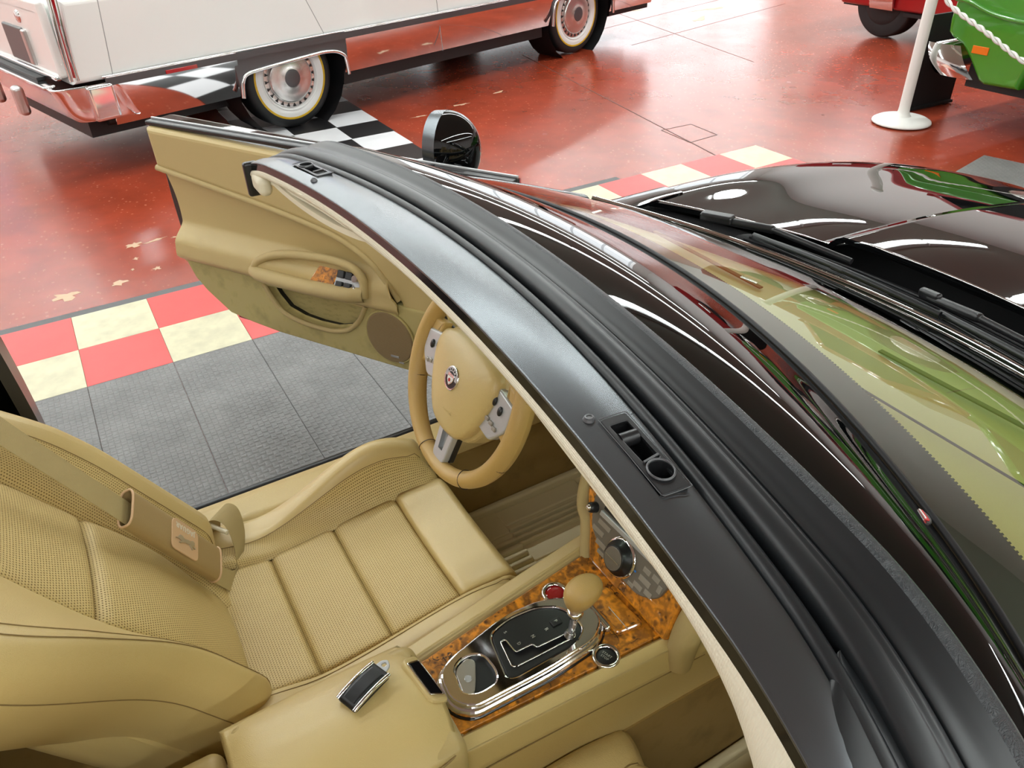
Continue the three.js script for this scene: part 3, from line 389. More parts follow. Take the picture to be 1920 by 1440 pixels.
// hinge frame of the opened driver door: a = along the door from the hinge, n = inner face
const DH = [1.10, 0, -0.82], DD = [-0.513, 0, -0.858], DN = [-0.858, 0, 0.513];
{
  const F = frame(DH, DD, [0, 1, 0], DN);   // local x along the door, y up, z out of the inner face
  const L = g => place(g, F), P = (pts, d, b, z, holes, sm) => L(plate(pts, d, b, holes, sm).translate(0, 0, z));
  const dr = part('driver_door', car);
  const outline = [[0.06, 0.905], [0.80, 0.918], [1.300, 0.928], [1.298, 0.86], [1.286, 0.80], [1.290, 0.70], [1.288, 0.60], [1.268, 0.545], [1.266, 0.50], [1.245, 0.43], [1.206, 0.388], [1.116, 0.323], [1.02, 0.308], [0.90, 0.300], [0.3, 0.300], [0.06, 0.31]];
  mk('door_skin', P(outline.map(p => [p[0] * 1.008, p[1] - (p[1] < 0.5 ? 0.03 : 0)]), 0.10, 0.03, -0.035), M.paint, dr, 'glossy black outer skin of the door');
  mk('belt_seal', L(rbox(1.28, 0.014, 0.030, 0.005, 0.665, 0.929, -0.02).rotateZ(0)), M.black, dr);
  mk('belt_chrome', L(rbox(1.28, 0.006, 0.007, 0.002, 0.665, 0.938, -0.034)), M.alloy, dr);
  const l1 = [[1.283, 0.803], [1.06, 0.775], [0.85, 0.748], [0.656, 0.715], [0.56, 0.688], [0.479, 0.643], [0.43, 0.59], [0.395, 0.54], [0.362, 0.476]];
  const c1 = new THREE.CatmullRomCurve3(l1.map(p => v3(p[0], p[1], 0)), false, 'centripetal').getPoints(40).map(p => [p.x, p.y]);
  mk('upper_panel', P([[0.08, 0.902], [0.8, 0.912], [1.285, 0.922], ...c1, [0.20, 0.476], [0.08, 0.5]], 0.05, 0.014, 0.016), M.door, dr);
  // scooped middle panel and ledge
  const yTop = a => { let y = 0.80; for (let i = 1; i < c1.length; i++) if (c1[i][0] <= a) { const p = c1[i - 1], q = c1[i]; y = lerp(p[1], q[1], clamp((p[0] - a) / (p[0] - q[0] || 1))); break; } return y + 0.01; };
  mk('middle_panel', L(shell((u, v) => { const a = lerp(1.27, 0.40, u), t = yTop(a), b = 0.485, y = lerp(t, b, v); const sh = ss(0.62, 0.56, y); return [a - 0.006 * sin(v * PI), y, 0.0 - 0.016 * sin(clamp(v * 1.15) * PI) + 0.042 * sh - 0.03 * ss(0.52, 0.485, y)]; }, 50, 40, 0.004)), M.door, dr);
  mk('roll_bead', L(tube(l1.slice(0, 8).map(p => [p[0], p[1] - 0.004, 0.012]), 0.010, 60, 10)), M.door, dr);
  // suede lower panel with the map pocket opening
  const pocket = [[0.922, 0.478], [0.895, 0.43], [0.861, 0.392], [0.80, 0.374], [0.732, 0.369], [0.66, 0.373], [0.60, 0.392], [0.552, 0.434], [0.525, 0.478], [0.515, 0.495], [0.70, 0.492]];
  const low = [[1.262, 0.505], [1.262, 0.48], [1.24, 0.43], [1.200, 0.388], [1.112, 0.326], [1.02, 0.313], [0.90, 0.304], [0.3, 0.304], [0.10, 0.314], [0.10, 0.525], [0.50, 0.525], [0.93, 0.51]];
  mk('door_edge', P(outline.map(p => [p[0] * 1.0, p[1] - 0.006]), 0.022, 0.004, -0.012, [pocket]), M.black, dr);
  mk('lower_panel', P(low, 0.03, 0.006, 0.020, [pocket]), M.suede, dr, 'suede textured lower door panel');
  mk('pocket_lip', L(tube(pocket.slice(0, 10).map(p => [p[0], p[1], 0.020]), 0.008, 60, 8)), M.door, dr);
  mk('pocket_back', L(box(0.46, 0.16, 0.004, 0.715, 0.43, -0.032)), M.suede, dr);
  // armrest grip: rail, loop and recess
  mk('armrest_rail', L(merge(tube([[0.935, 0.528, 0.030], [0.88, 0.528, 0.048], [0.70, 0.532, 0.054], [0.56, 0.538, 0.050], [0.502, 0.542, 0.034]], 0.023, 50, 14))), M.door, dr);
  mk('grip_loop', L(tube([[0.935, 0.53, 0.035], [0.905, 0.567, 0.034], [0.83, 0.600, 0.030], [0.74, 0.616, 0.026], [0.63, 0.623, 0.022], [0.545, 0.615, 0.022], [0.505, 0.585, 0.028], [0.497, 0.535, 0.04]], 0.013, 60, 10)), M.door, dr);
  mk('grip_recess', P([[0.915, 0.53], [0.87, 0.575], [0.78, 0.603], [0.66, 0.615], [0.55, 0.607], [0.513, 0.58], [0.508, 0.53]], 0.012, 0.003, 0.019), M.door, dr);
  const tl = frame([0, 0, 0], [1, 0, 0], [0, 0.86, -0.51], [0, 0.51, 0.86]);   // shelf inside the grip tips toward the driver
  const onShelf = g => L(place(g, tl.clone().setPosition(0.6, 0.568, 0.034)));
  mk('wood_inlay', onShelf(plate([[0.105, -0.035], [0.07, 0.032], [-0.002, 0.036], [0.010, -0.031]], 0.02, 0.003)), M.burl, dr, 'burl wood inlay ahead of the window switches');
  const swp = mk('switch_plate', onShelf(plate([[0.010, -0.031], [-0.002, 0.036], [-0.088, 0.038], [-0.085, -0.028]], 0.022, 0.003)), M.alloy, dr, 'silver window switch plate');
  for (let i = 0; i < 4; i++) mk('window_switch', onShelf(rbox(0.024, 0.022, 0.012, 0.003, -0.017 - (i % 2) * 0.030, -0.012 + Math.floor(i / 2) * 0.032, 0.004)), M.black, swp);
  mk('mirror_knob', onShelf(merge(new THREE.CylinderGeometry(0.010, 0.012, 0.014, 20).rotateX(PI / 2).translate(-0.071, 0.016, 0.006), ball(0.006, -0.071, -0.012, 0.003))), M.chrome, swp);
  mk('speaker_grille', P(circle(0.438, 0.41, 0.084, 48, 0.086), 0.012, 0.006, 0.028), M.speaker, dr, 'round brown speaker grille');
  mk('speaker_ring', L(new THREE.TorusGeometry(0.086, 0.0035, 8, 60).translate(0.438, 0.41, 0.023)), M.suede, dr);
  mk('speaker_badge', L(merge(rbox(0.030, 0.007, 0.002, 0.0008, 0.425, 0.350, 0.0288), rbox(0.018, 0.006, 0.003, 0.001, 0.405, 0.332, 0.0265))), M.steel, dr);
  mk('door_lamp', L(rbox(0.05, 0.012, 0.02, 0.004, 1.06, 0.318, 0.006)), M.redLens, dr, 'red reflector at the foot of the door');
  // door mirror, turned with the door
  const mr = part('door_mirror', car); const MF = frame([1.080, 0.936, -1.158], [0.858, 0, -0.513], [0, 1, 0], [0.513, 0, 0.858]);
  const half = (rx, ry, rz, k) => grid((u, v) => { const a = u * 2 * PI, b = v * PI / 2; const e = Math.pow(cos(b), 0.75); const tp = 1 - 0.10 * sin(b); return [rx * e * cos(a) * tp, ry * e * sin(a), rz * sin(b)]; }, 40, 16, true);
  mk('mirror_shell', place(half(0.074, 0.098, 0.088), MF), M.paint, mr, 'glossy black mirror shell');
  mk('mirror_rim', place(grid((u, v) => { const a = u * 2 * PI; return [(0.0745 - 0.005 * v) * cos(a), (0.0985 - 0.005 * v) * sin(a), 0.002 - 0.040 * v]; }, 40, 4, true), MF), M.satin, mr, 'satin grey rim of the mirror');
  mk('mirror_glass', place(plate(circle(0, 0, 0.067, 40, 0.090), 0.006, 0.001).translate(0, 0, -0.030), MF), M.chrome, mr);
  mk('mirror_foot', merge(rod([1.085, 0.925, -1.15], [0.985, 0.915, -1.06], 0.022, 12)), M.paint, mr);
}
// tub: sills, floor pan, bulkhead, passenger door, rear body
{
  const tub = part('body_tub', car);
  mk('floor_carpet', boxUV(merge(box(1.55, 0.03, 0.62, 0.45, 0.125, -0.42), box(1.55, 0.03, 0.62, 0.45, 0.125, 0.44))), M.carpet, tub);
  mk('toe_board', boxUV(merge(box(0.03, 0.55, 0.62, 1.26, 0.38, -0.42).applyMatrix4(new THREE.Matrix4()), box(0.03, 0.55, 0.62, 1.26, 0.38, 0.44))), M.carpet, tub);
  for (const s of [-1, 1]) {
    const sl = s < 0 ? 'sill' : 'sill';
    mk('sill_trim', shell((u, v) => { const x = lerp(-0.05, 1.16, s < 0 ? u : 1 - u); const c = [[-0.642, 0.365], [-0.648, 0.390], [-0.668, 0.402], [-0.735, 0.392], [-0.775, 0.372], [-0.785, 0.34]]; const q = v * 5, i = min(4, Math.floor(q)), f = q - i; return [x, lerp(c[i][1], c[i + 1][1], f), -s * lerp(c[i][0], c[i + 1][0], f)]; }, 30, 24, 0.006), M.door, tub, 'tan covered door sill');
    mk('sill_carpet', boxUV(box(1.25, 0.25, 0.012, 0.56, 0.25, s * 0.640)), M.carpet, tub);
    mk('sill_seal', tube([[-0.05, 0.350, s * 0.804], [0.5, 0.349, s * 0.805], [1.1, 0.350, s * 0.804]], 0.017, 30, 10), M.rubber, tub);
    mk('sill_skin', shell((u, v) => { const x = lerp(-0.06, 1.2, u), a = v * PI / 2; return [x, lerp(0.345, 0.14, v), s * (0.795 + 0.05 * sin(v * PI))]; }, 10, 8, 0.008), M.paint, tub);
    mk('door_jamb', rbox(0.05, 0.52, 0.12, 0.012, 1.15, 0.62, s * 0.76), M.black, tub);
    // rear quarter: lock pillar, inner trim, outer skin
    mk('lock_pillar', shell((u, v) => { const y = lerp(0.36, 0.93, v), z = lerp(0.70, 0.90, u); return [-0.022 + 0.012 * sin(v * 3) - 0.02 * u, y, s * z]; }, 6, 12, 0.02), M.black, tub);
    mk('quarter_trim', shell((u, v) => { const x = lerp(-0.05, -0.9, u), a = v * PI / 2; return [x, lerp(0.40, 0.94, v), s * (0.66 + 0.10 * ss(0.3, 1, v))]; }, 12, 14, 0.02), M.door, tub);
    mk('quarter_skin', shell((u, v) => { const x = lerp(-0.03, -1.45, u); const p = [[0.76, 0.945], [0.88, 0.93], [0.935, 0.86], [0.945, 0.6], [0.88, 0.25]]; const q = v * 4, i = min(3, Math.floor(q)), f = q - i; return [x, lerp(p[i][1], p[i + 1][1], f), s * lerp(p[i][0], p[i + 1][0], f) * (1 - 0.1 * u * u)]; }, 14, 16, 0.01), M.paint, tub);
    const w = part('rear_wheel', car); mk('tyre', new THREE.TorusGeometry(0.255, 0.075, 14, 40).translate(-0.36, 0.33, s * 0.80), M.tyre, w); mk('rim', new THREE.CylinderGeometry(0.2, 0.2, 0.16, 30).rotateX(PI / 2).translate(-0.36, 0.33, s * 0.80), M.alloy, w);
  }
  mk('rear_deck', shell((u, v) => { const x = lerp(-0.62, -1.55, v), s = 2 * u - 1; return [x, 0.95 - 0.06 * s * s - 0.12 * sq(v), -s * 0.86 * (1 - 0.08 * v)]; }, 16, 10, 0.02), M.paint, tub);
  mk('tail_panel', box(0.04, 0.6, 1.6, -1.56, 0.52, 0), M.paint, tub);
  mk('rear_bulkhead', box(0.04, 0.6, 1.36, -0.88, 0.62, 0), M.leather, tub);
  // closed passenger door
  const pd = part('passenger_door', car);
  mk('door_skin', shell((u, v) => { const x = lerp(-0.02, 1.14, u); return [x, lerp(0.93, 0.30, v), 0.86 + 0.05 * sin(v * PI * 0.8)]; }, 12, 10, 0.02), M.paint, pd);
  mk('upper_panel', rbox(1.14, 0.14, 0.06, 0.02, 0.56, 0.85, 0.79), M.door, pd); mk('middle_panel', rbox(1.14, 0.28, 0.03, 0.012, 0.56, 0.66, 0.80), M.door, pd); mk('armrest_rail', rbox(0.5, 0.06, 0.07, 0.028, 0.60, 0.56, 0.76), M.door, pd); mk('lower_panel', rbox(1.12, 0.24, 0.03, 0.012, 0.56, 0.42, 0.795), M.suede, pd);
  // rear seats, only a corner shows
  const rs = part('rear_seat', car);
  for (const s of [-1, 1]) { mk('rear_cushion', rbox(0.42, 0.16, 0.48, 0.06, -0.52, 0.42, s * 0.35), M.leather, rs); mk('rear_backrest', rbox(0.14, 0.42, 0.48, 0.06, -0.78, 0.66, s * 0.35), M.leather, rs); }
}
// ---------------------------------------------------------------- cabin
// dashboard
{
  const db = part('dashboard', car);
  const prof = [[1.40, 0.855], [1.25, 0.915], [1.10, 0.925], [1.00, 0.918], [0.955, 0.895], [0.945, 0.855], [0.965, 0.80], [0.985, 0.70], [1.02, 0.62], [1.08, 0.58]];
  const pc = new THREE.CatmullRomCurve3(prof.map(p => v3(p[0], p[1], 0)), false, 'centripetal');
  mk('dash_pad', shell((u, v) => { const q = pc.getPoint(v), z = lerp(-0.67, 0.67, u), hood = 0.035 * Math.exp(-sq((z + 0.35) / 0.19)) * Math.exp(-sq((q.x - 0.98) / 0.10)); const bow = q.x > 1.15 ? 0.32 * z * z * (q.x - 1.15) / 0.25 : 0; return [q.x - bow, q.y + hood - 0.02 * sq(z / 0.67), z]; }, 50, 50, 0.01), M.leather, db, 'tan leather dashboard top');
  mk('dash_seam', tube([[1.08, 0.929, -0.62], [1.10, 0.945, -0.35], [1.09, 0.931, 0], [1.08, 0.929, 0.62]], 0.002, 60, 5), M.brownTrim, db);
  for (const [x, z] of [[1.20, -0.3], [1.20, 0.25]]) mk('demist_vent', rbox(0.009, 0.003, 0.30, 0.001, x, 0.926, z), M.stitch, db);
  const cl = mk('gauge_panel', plate(rpoly([[-0.17, -0.07], [0.17, -0.07], [0.15, 0.055], [-0.15, 0.055]], 0.02), 0.02, 0.004), M.black, db); cl.position.set(0.945, 0.845, -0.35); cl.rotation.y = -PI / 2;
  for (const s of [-1, 1]) mk('gauge_ring', new THREE.TorusGeometry(0.045, 0.004, 8, 36).translate(s * 0.075, -0.004, 0.004), M.chrome, cl);
  mk('knee_panel', shell((u, v) => { const z = lerp(-0.64, -0.11, u); return [lerp(0.97, 1.13, v) + 0.02 * sin(u * PI), lerp(0.66, 0.50, v), z]; }, 16, 8, 0.012), M.door, db, 'tan knee panel below the steering column');
  mk('glove_panel', shell((u, v) => { const z = lerp(0.14, 0.66, u); return [lerp(0.965, 1.10, v), lerp(0.70, 0.46, v), z]; }, 10, 8, 0.012), M.door, db);
  mk('under_dash', merge(box(0.22, 0.01, 0.54, 1.20, 0.515, -0.38), box(0.22, 0.01, 0.54, 1.20, 0.475, 0.40)), M.dark, db, 'dark cover below the dashboard');
  mk('column_shroud', merge(rod([0.74, 0.80, -0.35], [0.96, 0.72, -0.35], 0.052, 24, 0.065), ball(0.052, 0.74, 0.80, -0.35)), M.black, db, 'black steering column shroud');
  mk('column_stalk', merge(rod([0.76, 0.80, -0.40], [0.735, 0.83, -0.52], 0.007, 10), ball(0.012, 0.735, 0.83, -0.52), rod([0.76, 0.80, -0.30], [0.75, 0.815, -0.20], 0.007, 10)), M.black, db);
  for (const [x, y, z] of [[1.13, 0.32, -0.36], [1.16, 0.30, -0.24]]) { const p = part('pedal', car); mk('pedal_pad', rbox(0.02, 0.09, 0.07, 0.006, x, y, z).applyMatrix4(new THREE.Matrix4()), M.black, p); mk('pedal_arm', rod([x + 0.01, y, z], [x + 0.08, y + 0.25, z], 0.008, 8), M.black, p); }
}
// steering wheel
{
  const sw = part('steering_wheel', car), t = 24 * PI / 180; const n = [-cos(t), sin(t), 0], up = [sin(t), cos(t), 0];
  const F = frame([0.700, 0.793, -0.352], [0, 0, 1], up, n); // local z faces the driver; x to the passenger side
  const W = g => place(g, F); const R = 0.178, r = 0.0165;
  mk('rim', W(grid((u, v) => { const a = u * 2 * PI, b = v * 2 * PI; const k = r * (1 + 0.10 * cos(2 * a)); const bump = 1 + 0.12 * (Math.exp(-sq((abs(abs(a - PI) - PI / 2 - 0.0) - 0.0) / 0.16)) > 0.4 ? 0.0 : 0); const fl = sin(a) < -0.93 ? 0 : 0; return [(R + k * cos(b)) * cos(a), (R + k * cos(b)) * sin(a), k * 1.12 * sin(b) * bump]; }, 110, 18, true)), M.wheelLeather, sw, 'tan leather rim');
  for (const a of [PI - 0.30, PI + 0.42, 0.30, -0.42, -PI / 2 - 0.30, -PI / 2 + 0.55]) mk('rim_seam', W(new THREE.TorusGeometry(r * 1.055, 0.0008, 5, 24).rotateX(PI / 2).translate(R, 0, 0).rotateZ(a)), M.brownTrim, sw);
  // hub cushion
  const hubO = [[-0.086, 0.052], [-0.04, 0.066], [0.04, 0.066], [0.086, 0.052], [0.098, 0.03], [0.083, -0.03], [0.045, -0.082], [0.0, -0.092], [-0.045, -0.082], [-0.083, -0.03], [-0.098, 0.03]];
  for (const p of hubO) { p[0] *= 1.12; p[1] *= 1.14; }
  const hc = new THREE.CatmullRomCurve3(hubO.map(p => v3(p[0], p[1], 0)), true, 'centripetal').getPoints(72);
  mk('hub_pad', W(grid((u, v) => { const q = hc[Math.round(u * 72) % 72]; const k = v < 0.15 ? 1 : 1 - (v - 0.15) / 0.85; const z = v < 0.15 ? lerp(-0.02, 0.012, v / 0.15) : 0.012 + 0.022 * Math.pow(1 - k * k, 0.6); return [q.x * k * (v < 0.15 ? 0.98 + 0.02 * v / 0.15 : 1), q.y * k, z]; }, 72, 20, true)), M.leather, sw, 'tan airbag cushion');
  mk('hub_collar', W(plate(hubO.map(p => [p[0] * 1.06, p[1] * 1.06]), 0.05, 0.012, [], 72).translate(0, 0, -0.002)), M.door, sw);
  // spokes: silver key panels left and right, forked silver spoke at six o'clock
  for (const s of [-1, 1]) {
    const sp = mk('spoke_panel', W(plate(rpoly([[s * 0.070, 0.050], [s * 0.158, 0.034], [s * 0.160, -0.012], [s * 0.124, -0.050], [s * 0.068, -0.042]], [0.004, 0.006, 0.012, 0.010, 0.004]), 0.02, 0.004).translate(0, 0, 0.009)), M.alloy, sw, 'silver switch panel on the wheel');
    mk('spoke_root', W(plate(rpoly([[s * 0.12, 0.062], [s * 0.172, 0.055], [s * 0.172, -0.045], [s * 0.135, -0.03]], 0.006), 0.022, 0.006).translate(0, 0, 0.005)), M.wheelLeather, sp);
    for (const [a, b] of [[0.108, 0.020], [0.130, 0.012]]) mk('wheel_button', W(new THREE.SphereGeometry(0.0075, 14, 8).scale(0.8, 1.2, 0.5).translate(s * a, b, 0.0105)), M.black, sp);
    for (const [a, b] of [[0.104, -0.016], [0.118, -0.018], [0.131, -0.022]]) mk('wheel_button', W(rbox(0.011, 0.008, 0.005, 0.002, s * a, b, 0.0105)), M.button, sp);
  }
  mk('lower_spoke', W(plate(rpoly([[-0.028, -0.088], [0.028, -0.088], [0.022, -0.160], [0.016, -0.168], [-0.016, -0.168], [-0.022, -0.160]], 0.005), 0.014, 0.003, [rpoly([[-0.014, -0.102], [0.014, -0.102], [0.010, -0.148], [-0.010, -0.148]], 0.003)]).translate(0, 0, 0.008)), M.alloy, sw, 'forked silver lower spoke');
  mk('lower_spoke_back', W(plate(rpoly([[-0.03, -0.07], [0.03, -0.07], [0.022, -0.165], [-0.022, -0.165]], 0.005), 0.012, 0.003).translate(0, 0, -0.006)), M.black, sw);
  // round badge with shield
  const em = part('wheel_badge', sw); const E = (g, z) => W(g.translate(0, 0.004, 0.034 + z));
  mk('badge_rim', E(lathe([[0.0, -0.004], [0.0225, -0.004], [0.0235, 0.0], [0.0215, 0.0022], [0.019, 0.0010], [0, 0.0012]], 40).rotateX(PI / 2), 0), M.chrome, em);
  mk('badge_band', E(plate(circle(0, 0, 0.0190, 36), 0.002, 0, []).translate(0, 0, 0.0016), 0), M.black, em);
  mk('badge_shield', E(plate(rpoly([[-0.0105, 0.009], [0.0105, 0.009], [0.0105, -0.003], [0, -0.0145], [-0.0105, -0.003]], 0.003), 0.0015, 0.0004).translate(0, 0, 0.0032), 0), M.chrome, em);
  mk('badge_field', E(plate(rpoly([[-0.008, 0.003], [0.008, 0.003], [0.008, -0.003], [0, -0.0115], [-0.008, -0.003]], 0.002), 0.001, 0).translate(0, 0, 0.0040), 0), M.whitewall, em);
  mk('badge_mark', E(plate(circle(0, -0.003, 0.0035, 14), 0.001, 0).translate(0, 0, 0.0046), 0), M.posterRed, em);
  mk('badge_arc', E(plate([...Array.from({ length: 19 }, (_, k) => { const a = k / 18 * PI; return [0.0205 * cos(a), 0.0205 * sin(a)]; }), ...Array.from({ length: 19 }, (_, k) => { const a = PI - k / 18 * PI; return [0.0128 * cos(a), 0.0128 * sin(a)]; })], 0.0012, 0).translate(0, 0, 0.0024), 0), M.alloy, em, 'silver upper half of the badge ring');
  for (let i = 0; i < 5; i++) { const a = PI / 2 + (2 - i) * 0.40; mk('badge_pip', E(box(0.0026, 0.0034, 0.0006).rotateZ(a - PI / 2).translate(0.0166 * cos(a), 0.0166 * sin(a), 0.0027), 0), M.dark, em); }
  mk('airbag_mark', W(text('AIRBAG', 0.006, 0.0004).translate(0.012, -0.055, 0.0298)), M.door, sw);
}
// centre console: leather sides, burl deck, chrome shift surround
const zl = x => lerp(-0.045, -0.085, clamp((x - 0.442) / 0.264, -1.5, 1.6)), zrr = x => lerp(0.096, 0.116, clamp((x - 0.441) / 0.36, -1, 1.3));
{
  const cs = part('centre_console', car);
  mk('console_body', boxUV(grid((u, v) => { const x = lerp(-0.35, 1.12, v), a = zl(x), b = zrr(x); const lift = x > 0.9 ? 0 : 0; const c = [[a - 0.075, 0.14], [a - 0.062, 0.40], [a - 0.055, 0.495], [a - 0.040, 0.524], [a - 0.012, 0.532], [a, 0.520], [b, 0.520], [b + 0.010, 0.532], [b + 0.030, 0.526], [b + 0.043, 0.495], [b + 0.050, 0.40], [b + 0.055, 0.14]]; const q = u * 11, i = min(10, Math.floor(q)), f = q - i; return [x, lerp(c[i][1], c[i + 1][1], f) + lift, lerp(c[i][0], c[i + 1][0], f)]; }, 110, 60)), M.leather, cs, 'tan leather console sides');
  for (const k of [0, 1]) mk('tunnel_carpet', shell((u, v) => { const x = lerp(k ? 1.14 : 0.42, k ? 0.42 : 1.14, u), y = lerp(0.14, 0.415 - 0.02 * ss(0.9, 0.5, x), v); return [x, y, k ? zrr(x) + lerp(0.060, 0.053, v) : zl(x) - lerp(0.080, 0.066, v)]; }, 20, 8, 0.006), M.carpet, cs, 'brown carpet on the tunnel side');
  mk('console_stitch', tube([[0.30, 0.488, 0.138], [0.55, 0.490, 0.146], [0.85, 0.490, 0.162]], 0.0012, 30, 5), M.stitch, cs);
  const deck = (pts, d, b, y, holes) => place(plate(pts, d, b, holes), frame([0, y, 0], [0, 0, 1], [1, 0, 0], [0, 1, 0]));    // shape in (z, x)
  mk('burl_deck', deck([[zl(0.43), 0.43], [zl(0.6), 0.6], [zl(0.8), 0.81], [zrr(0.8), 0.81], [zrr(0.6), 0.6], [zrr(0.43), 0.43]], 0.012, 0.002, 0.527), M.burl, cs, 'polished burl walnut deck');
  // surround runs slightly skew, as the shift gate sits toward the passenger side
  const Q = (x, z, dz = 0) => [z, x];
  const sur = rpoly([[0.004, 0.446], [0.056, 0.440], [0.084, 0.465], [0.086, 0.60], [0.078, 0.69], [0.050, 0.722], [-0.004, 0.712], [-0.034, 0.660], [-0.038, 0.585], [-0.012, 0.475]], 0.03, 5);
  const inner = rpoly([[-0.016, 0.548], [0.066, 0.533], [0.072, 0.545], [0.069, 0.655], [0.052, 0.684], [0.0, 0.676], [-0.022, 0.640], [-0.026, 0.59]], 0.016, 5);
  const cup = rpoly([[0.008, 0.470], [0.055, 0.463], [0.066, 0.485], [0.063, 0.516], [0.045, 0.523], [0.010, 0.520], [-0.002, 0.497]], 0.016, 5);
  mk('chrome_surround', deck(sur, 0.014, 0.0034, 0.551, [inner, cup]), M.chrome, cs, 'chrome shift surround');
  mk('surround_skirt', deck(sur.map(p => [0.025 + (p[0] - 0.025) * 1.10, 0.58 + (p[1] - 0.58) * 1.045]), 0.020, 0.0065, 0.5415), M.chrome, cs);
  mk('surround_foot', deck(sur.map(p => [0.025 + (p[0] - 0.025) * 1.13, 0.58 + (p[1] - 0.58) * 1.06]), 0.010, 0.003, 0.531), M.gloss, cs);
  const slot = rpoly([[0.004, 0.565], [0.004, 0.556], [0.052, 0.549], [0.056, 0.555], [0.058, 0.664], [0.046, 0.668], [0.043, 0.60], [0.034, 0.597], [0.033, 0.567]], 0.003, 3);
  mk('gate_plate', deck(inner, 0.012, 0.002, 0.548, [slot]), M.black, cs, 'black shift gate plate');
  mk('gate_well', deck([[0, 0.55], [0.062, 0.545], [0.062, 0.672], [0, 0.672]], 0.002, 0, 0.5425), M.dark, cs);
  mk('gate_trim', tube(slot.map(p => [p[1], 0.5488, p[0]]), 0.0014, 120, 6, true, 0.1), M.chrome, cs, 'chrome edge of the J shaped gate');
  mk('park_button', rbox(0.018, 0.004, 0.013, 0.0015, 0.652, 0.549, 0.018), M.black, cs);
  const tx = (s, x, z, size, m = M.steel) => { const g = text(s, size, 0.0006).rotateX(-PI / 2).rotateY(-PI / 2 + 0.1).translate(x, 0.5484, z); return mk('gate_letter', g, m, cs); };
  ['D', 'N', 'R', 'P'].forEach((c, i) => tx(c, 0.580 + i * 0.026, 0.022, 0.006)); tx('S', 0.572, -0.008, 0.005); tx('P', 0.652, 0.018, 0.006).position.y = 0.003;
  // ash tray / cup lid
  mk('cup_well', deck(cup.map(p => [0.031 + (p[0] - 0.031) * 1.04, 0.494 + (p[1] - 0.494) * 1.04]), 0.002, 0, 0.5425), M.rubber, cs);
  mk('cup_lid', deck(rpoly([[0.010, 0.470], [0.055, 0.463], [0.062, 0.478], [0.040, 0.492], [0.010, 0.507], [-0.001, 0.497]], 0.010, 5), 0.005, 0.0015, 0.546), M.steel, cs, 'round brushed steel ash tray lid');
  mk('cup_lid_stud', new THREE.CylinderGeometry(0.005, 0.006, 0.003, 20).translate(0.482, 0.547, 0.034), M.alloy, cs);
  // start button and hazard-like red button
  const btn = (x, z, m1, m2, nm) => { const g = part(nm, cs); mk('button_ring', lathe([[0.0165, 0.0], [0.0235, 0.0], [0.0228, 0.005], [0.019, 0.007], [0.0165, 0.004]], 36).translate(x, 0.527, z), M.chrome, g); mk('button_face', lathe([[0, 0.0035], [0.010, 0.004], [0.0165, 0.0025], [0.017, 0]], 30).translate(x, 0.5275, z), m2, g); return g; };
  const sb = btn(0.692, 0.103, M.chrome, M.black, 'start_button'); for (const [w, y] of [['START', 0.0015], ['STOP', -0.003]]) mk('button_text', text(w, 0.0045, 0.0003).translate(0, y * 1.4, 0).rotateX(-PI / 2).rotateY(-PI / 2 + 0.3).translate(0.692, 0.5317, 0.103), M.steel, sb);
  btn(0.692, -0.046, M.chrome, M.redLens, 'red_button');
  // gear lever
  const gl = part('gear_lever', cs);
  mk('lever_rod', merge(rod([0.656, 0.535, 0.051], [0.664, 0.605, 0.056], 0.0055, 12, 0.0065), rod([0.656, 0.549, 0.051], [0.658, 0.558, 0.052], 0.009, 12, 0.007)), M.steel, gl);
  mk('lever_knob', grid((u, v) => { const a = u * 2 * PI, b = v * PI; const y = -0.031 * cos(b); const w = 0.0275 * Math.pow(sin(b), 0.8) * lerp(0.45, 1.08, ss(0.05, 0.8, v)); return [0.672 + w * 1.22 * cos(a) + 0.026 * (v - 0.5), 0.640 + y, 0.058 + w * sin(a) + 0.004 * (v - 0.5)]; }, 30, 24, true), M.wheelLeather, gl, 'tan egg shaped gear knob');
  mk('lever_collar', lathe([[0.0, 0], [0.012, 0], [0.013, 0.006], [0.010, 0.012], [0, 0.012]], 24).translate(0.663, 0.600, 0.056), M.chrome, gl);
  // lidded tray ahead of the gate
  const tray = part('front_tray', cs); mk('tray_lid', deck(rpoly([[0.000, 0.725], [0.080, 0.730], [0.086, 0.782], [-0.012, 0.775]], 0.010), 0.014, 0.005, 0.535), M.burl, tray); mk('tray_chrome', rbox(0.012, 0.014, 0.07, 0.005, 0.722, 0.537, 0.035), M.chrome, tray); mk('tray_line', rod([0.75, 0.5352, 0.03], [0.75, 0.5352, 0.085], 0.0007, 6), M.steel, tray);
  // armrest lid
  const ar = part('armrest_box', cs);
  const lid = (x0, x1, z0, z1, y, rr) => pad((u, v) => { const s = 2 * u - 1, q = 2 * v - 1; const e = Math.pow(Math.pow(abs(s), 5) + Math.pow(abs(q), 7), 0.5); const k = 1 - 0.012 * Math.pow(abs(s * q), 3) * 4; return [lerp(x0, x1, v) - (q > 0 ? 0.02 * s * s * q : 0), y - 0.008 * s * s - rr * clamp(e), lerp(z0, z1, 1 - u) * k]; }, 30, 40, [0, -1, 0], 0.05);
  mk('armrest_lid', lid(0.135, 0.425, -0.050, 0.160, 0.618, 0.022), M.leather, ar, 'padded tan armrest lid');
  mk('armrest_base', rbox(0.285, 0.16, 0.205, 0.02, 0.282, 0.515, 0.055), M.leather, ar);
  mk('rear_tray', rbox(0.50, 0.16, 0.215, 0.02, -0.12, 0.478, 0.055), M.leather, ar);
  mk('lid_seam', tube([[0.14, 0.588, 0.161], [0.2, 0.588, 0.163], [0.38, 0.586, 0.160], [0.425, 0.582, 0.13]], 0.0016, 40, 5), M.stitch, ar);
